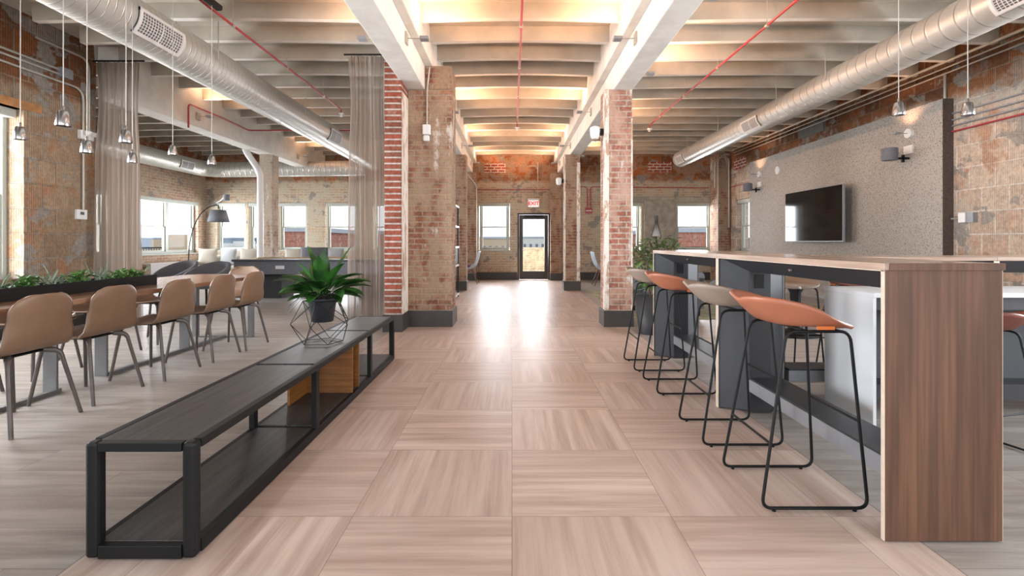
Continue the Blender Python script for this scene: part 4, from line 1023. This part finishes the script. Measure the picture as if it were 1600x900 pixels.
# sofa
t = thing('sofa', 'long cream sofa under the back windows of the left wing', 'sofa', (-6.35, 13.3, 0))
q = MB(); q.box(-2.15, 2.15, -.45, .42, .1, .38); q.build('base', m_cream, t, bev=.04); q = MB(); q.box(-2.15, 2.15, .22, .45, .38, .74); q.build('backrest', m_cream, t, bev=.06)
for s in (-1, 1): q = MB(); q.box(s*2.15, s*1.95, -.45, .42, .38, .58); q.build('armrest', m_cream, t, bev=.04)
for x in (-1.3, 0, 1.3): q = MB(); q.box(x-.64, x+.64, -.46, .2, .381, .48); q.build('seat_cushion', m_cream, t, bev=.04)
for s in (-1, 1):
    for yy in (-.4, .36): q = MB(); q.lathe([(.02, 0), (.025, .1)], 10, (s*2.05, yy, 0)); q.build('leg', m_wood, t)
def cushion(x, y, z, rz, tilt, mat, lab):
    q = MB()
    def P(u, v, s=1): 
        a = 2*u-1; b = 2*v-1; th = .075*(1-abs(a)**2.5)**.6*(1-abs(b)**2.5)**.6
        sq = 1-.08*(a*a*b*b)*0-.05*(1-abs(b))*0; return (a*.24*(1-.08*(1-b*b)*(abs(a)**4)), s*th, b*.22*(1-.08*(1-a*a)*(abs(b)**4)))
    q.grid(lambda u, v: P(u, v, 1), 14, 14); q.grid(lambda u, v: P(1-u, v, -1), 14, 14)
    o = q.build('scatter_cushion', mat, None, (x, y, z), (tilt, 0, rz)); tag(o, lab, 'cushion', 'scatter cushions on the cream sofa')
for x, r, mt, lab in ((-8.15, .2, m_cream, 'cream cushion at the corner end of the sofa'), (-7.6, -.15, m_cushion, 'pale grey cushion, second from the corner, on the sofa'), (-7.05, .15, m_cream, 'cream cushion, third from the corner, on the sofa'), (-6.5, -.1, m_cream, 'cream cushion left of the white pipe on the sofa'),
        (-5.85, .15, m_cream, 'cream cushion on the sofa just right of the whitewashed pillar'), (-5.3, -.15, m_cushion, 'pale grey cushion near the right end of the sofa'), (-4.75, .1, m_cushion, 'pale grey cushion at the right end of the sofa')):
    cushion(x, 13.38, .71, r, -.12, mt, lab)
# arc lamp
t = thing('arc_floor_lamp', 'arched floor lamp with a grey drum shade by the left wing windows', 'floor lamp', (-7.45, 11.5, 0))
q = MB(); q.lathe([(.19, 0), (.19, .03), (.05, .035)], 28); q.build('base', m_black, t)
q = MB(); c = [Vector((0, 0, .03)), Vector((0, 0, .7))]
for k in range(15): a = k/14; c.append(Vector((.68*(a**1.8), 0, .7+1.25*math.sin(a*PI/2)**.9)))
c.append(Vector((.69, 0, 1.86))); q.tube(c, .012, 8); q.build('pole', m_black, t)
q = MB(); q.lathe([(.15, 1.83), (.225, 1.56)], 32, (.69, 0, 0), cap=False); q.lathe([(.001, 1.83), (.15, 1.83)], 32, (.69, 0, 0), cap=False); q.build('lamp_shade', m_grey_fab, t, solid=.004)
# pool table
t = thing('pool_table', 'grey pool table with tan rails behind the dining area', 'pool table', (-3.75, 9.95, 0))
q = MB(); q.box(-1.4, 1.4, -.72, .72, .50, .74); q.build('cabinet', m_grey_fab, t, bev=.01)
q = MB(); q.box(-1.3, 1.3, -.62, .62, .741, .75); q.build('playfield', m_felt, t)
q = MB(); q.box(-1.43, 1.43, -.75, -.62, .735, .775); q.build('rail', m_slate, t, bev=.01)
q = MB(); q.box(-1.43, 1.43, .62, .75, .735, .775); q.box(-1.43, -1.3, -.62, .62, .735, .775); q.box(1.3, 1.43, -.62, .62, .735, .775); q.build('rail', m_tan, t, bev=.01)
for x in (-.95, .95): q = MB(); q.box(x-.2, x+.2, -.2, .35, 0, .5); q.build('pedestal', m_slate_dk, t, bev=.01)
for x, yy in ((-1.38, .68), (0, .70), (1.38, .68)): q = MB(); q.lathe([(.05, .76), (.05, .778)], 16, (x, yy, 0)); q.build('pocket', m_black, t)
q = MB(); q.box(-.62, -.46, -.728, -.72, .6, .66); q.build('name_plate', m_white, t)
q = MB(); q.tube([(-4.9, 9.6, .79), (-3.2, 10.4, .79)], [.012, .006], 8); tag(q.build('pool_cue', m_tan), 'tan cue lying across the pool table', 'pool cue')
# grey chair by the curtain + bench box
t = thing('lounge_chair', 'grey high-backed chair behind the pool table by the back windows', 'chair', (-4.75, 12.1, 0))
q = MB(); q.grid(lambda u, v: ((u-.5)*.66, -.1-.12*math.cos((u-.5)*PI), .42+.55*v), 14, 8); q.build('backrest', m_grey_fab, t, solid=.05); q = MB(); q.box(-.3, .3, -.2, .3, .36, .46); q.build('seat', m_grey_fab, t, bev=.03)
for x in (-.25, .25):
    for yy in (-.15, .25): q = MB(); q.tube([(x, yy, .36), (x*1.15, yy*1.2, 0)], .012); q.build('leg', m_wood, t)
t = thing('ottoman', 'square charcoal ottoman on the floor beyond the dining table end', 'ottoman', (-5.95, 11.95, 0)); q = MB(); q.box(-.25, .25, -.25, .25, .03, .34); q.build('seat', m_fab_dk, t, bev=.03); q = MB(); q.box(-.2, .2, -.2, .2, 0, .03); q.build('base', m_black, t)
t = thing('console_radiator', 'white low radiator cover under the left wing windows', 'radiator', (XW+.1, 12.0, 0)); q = MB(); q.box(0, .12, 0, 2.0, .12, .55); q.build('cover', m_white, t, bev=.01); q = MB(); q.box(-.02, .14, -.03, 2.03, .55, .58); q.build('top_shelf', m_white, t); q = MB(); q.box(.02, .10, .02, 1.98, 0, .12); q.build('base', m_white, t)
t = thing('security_camera', 'grey security camera in the left wing corner above the arc lamp', 'security camera', (-7.95, 13.9, 2.25)); q = MB(); q.lathe([(.08, 0), (.08, .17)], 16); q.build('housing', m_grey_fab, t); q = MB(); q.tube([(-.08, 0, .08), (-.35, .3, .02), (-.6, .55, -.02)], .012); q.build('arm', m_white, t)

# ------------------------------------------------------------------ shelf rack on the left of the aisle
t = thing('shelf_rack', 'open black-and-white shelf rack standing between the left pillars', 'shelf rack', (-1.09, 9.1, 0))
q = MB()
for y in (0, .97):
    for x in (0, -.32): q.box(x-.015, x+.015, y, y+.03, 0, 1.82)
q.build('posts', m_black, t)
for z in (.04, .62, .98, 1.38, 1.78): q = MB(); q.box(-.335, .02, 0, 1.0, z, z+.035); q.build('shelf', m_white, t)
q = MB(); q.box(-.3, .0, .05, .95, .66, .97); q.build('cabinet_box', m_black, t)

# ------------------------------------------------------------------ small lounge chairs by the back wall
def shell_lounge(lab, x, y, rz, mat):
    t = thing('lounge_chair', lab, 'chair', (x, y, 0), rz)
    prof = [(.24, .42), (.1, .39), (-.08, .40), (-.2, .5), (-.27, .68), (-.31, .86)]
    def P(u, v):
        k = v*(len(prof)-1); i = min(int(k), len(prof)-2); f = k-i; a = prof[i]; b = prof[i+1]; s = 2*u-1
        return ((a[0]+(b[0]-a[0])*f)+.05*abs(s)**2*(v > .4), s*(.24+.04*math.sin(PI*v)), a[1]+(b[1]-a[1])*f+.05*abs(s)**2*(v < .6))
    q = MB(); q.grid(P, 12, 16); q.build('seat_shell', mat, t, solid=.02, sub=1)
    for sx_ in (-1, 1):
        for sy in (-1, 1): q = MB(); q.tube([(sx_*.1, sy*.12, .39), (sx_*.26, sy*.24, 0)], [.018, .011], 8); q.build('leg', m_wood, t)
    return t
shell_lounge('pale grey shell chair at the left end of the back wall by the window', -1.15, 13.2, PI, m_blue)
q = MB(); q.box(-.14, .14, -.16, .16, 0, .07); tag(q.build('seat_pad', m_purple, None, (-1.2, 13.2, .425), bev=.02), 'plum cushion on the pale grey shell chair', 'cushion')
shell_lounge('pale blue shell lounge chair against the back wall beside the rose pillar', 2.32, 12.7, 0+PI*.0, m_blue)
shell_lounge('small grey shell chair seen through the far bar table opening', 3.1, 7.75, 2.4, m_cushion).location.z = .013
q = MB(); q.box(1.68, 5.2, 7.1, 11.2, 0.001, .012); tag(q.build('area_rug', m_rug), 'moss and cream patterned rug behind the bar, beyond the rose pillar', 'rug')
# round pedestal table
t = thing('pedestal_table', 'round white table on a black trumpet pedestal seen through the bar opening', 'table', (3.35, 5.9, 0)); q = MB(); q.lathe([(.45, .70), (.45, .725)], 40); q.build('table_top', m_white, t)
q = MB(); q.lathe([(.26, 0), (.25, .015), (.08, .08), (.05, .3), (.06, .5), (.16, .69)], 28); q.build('pedestal', m_black, t)
shell_lounge('pale grey shell chair beside the round pedestal table', 4.1, 6.2, PI*.9, m_cushion)
# armchair and planters beyond the bar
t = thing('armchair', 'charcoal armchair with rolled arm between the rose pillar and the bar', 'armchair', (2.35, 7.65, .012), .2)
q = MB(); q.box(-.4, .4, -.4, .4, .1, .4); q.build('seat', m_fab_dk, t, bev=.05)
for s in (-1, 1): q = MB(); q.box(s*.4, s*.28, -.4, .4, .1, .56); q.tube([(s*.34, -.4, .57), (s*.34, .4, .57)], .075, 16); q.build('armrest', m_grey_fab, t)
q = MB(); q.box(-.28, .28, .25, .42, .3, .72); q.build('backrest', m_fab_dk, t, bev=.05)
for s in (-1, 1):
    for yy in (-.35, .35): q = MB(); q.lathe([(.015, 0), (.02, .1)], 8, (s*.35, yy, 0)); q.build('leg', m_black, t)
def bush(lab, x, y, zpot, r, h, n, seed):
    t = thing('potted_shrub', lab, 'potted plant', (x, y, .012 if y > 7 else 0)); rn = random.Random(seed)
    q = MB(); q.lathe([(.13, 0), (.19, zpot), (.17, zpot), (.165, zpot-.03)], 24); q.build('pot', m_pot, t)
    q = MB(); q.lathe([(.001, zpot-.02), (.168, zpot-.02)], 18, cap=False); q.build('soil', m_soil, t)
    q = MB()
    for k in range(9):
        a = rn.uniform(0, 6.3); q.tube([(0, 0, zpot-.02), (r*.3*math.cos(a), r*.3*math.sin(a), zpot+h*.5), (r*.8*math.cos(a), r*.8*math.sin(a), zpot+h*.9)], .006, 5)
    q.build('stems', m_wood, t)
    q = MB()
    for k in range(n):
        a = rn.uniform(0, 6.3); e = rn.random()**.5; z = zpot+h*rn.uniform(.15, 1); rr = r*e*(1-.4*abs((z-zpot)/h-.6))
        leaf(q, (rr*math.cos(a)*.8, rr*math.sin(a)*.8, z), a+rn.uniform(-.8, .8), rn.uniform(-.3, .7), rn.uniform(.09, .16), rn.uniform(.035, .06), rn.uniform(.4, 1.2), n=5)
    q.build('foliage', m_leaf2, t)
bush('leafy green shrub in a pot just right of the rose brick pillar', 1.98, 8.6, .55, .34, .55, 150, 1)
bush('leafy green shrub in a pot behind the far end of the bar', 2.6, 8.7, .6, .42, .55, 190, 2)
bush('trailing green plant in a pot tucked behind the bar corner', 1.66, 6.0, .45, .16, .42, 90, 3)
# cone floor lamp
X, z = px(1025.5, 370, 9.4)
t = thing('cone_floor_lamp', 'dark slatted cone floor lamp in front of the plastered pier', 'floor lamp', (X, 9.4, 0))
q = MB(); q.lathe([(.14, 0), (.14, .02), (.02, .025)], 24); q.build('base', m_black, t); q = MB(); q.tube([(0, 0, .02), (0, 0, z+.1)], .01); q.build('pole', m_black, t)
q = MB()
for k in range(20): a = 2*PI*k/20; q.tube([(.09*math.cos(a), .09*math.sin(a), z), (.03*math.cos(a), .03*math.sin(a), z+.25), (.028*math.cos(a), .028*math.sin(a), z+.40)], .004, 4)
q.lathe([(.03, z+.25), (.03, z+.40)], 20); q.build('lamp_shade', m_doorframe, t)
q = MB(); q.lathe([(.082, z+.01), (.025, z+.25)], 20, cap=False); q.build('diffuser', m_white, t)
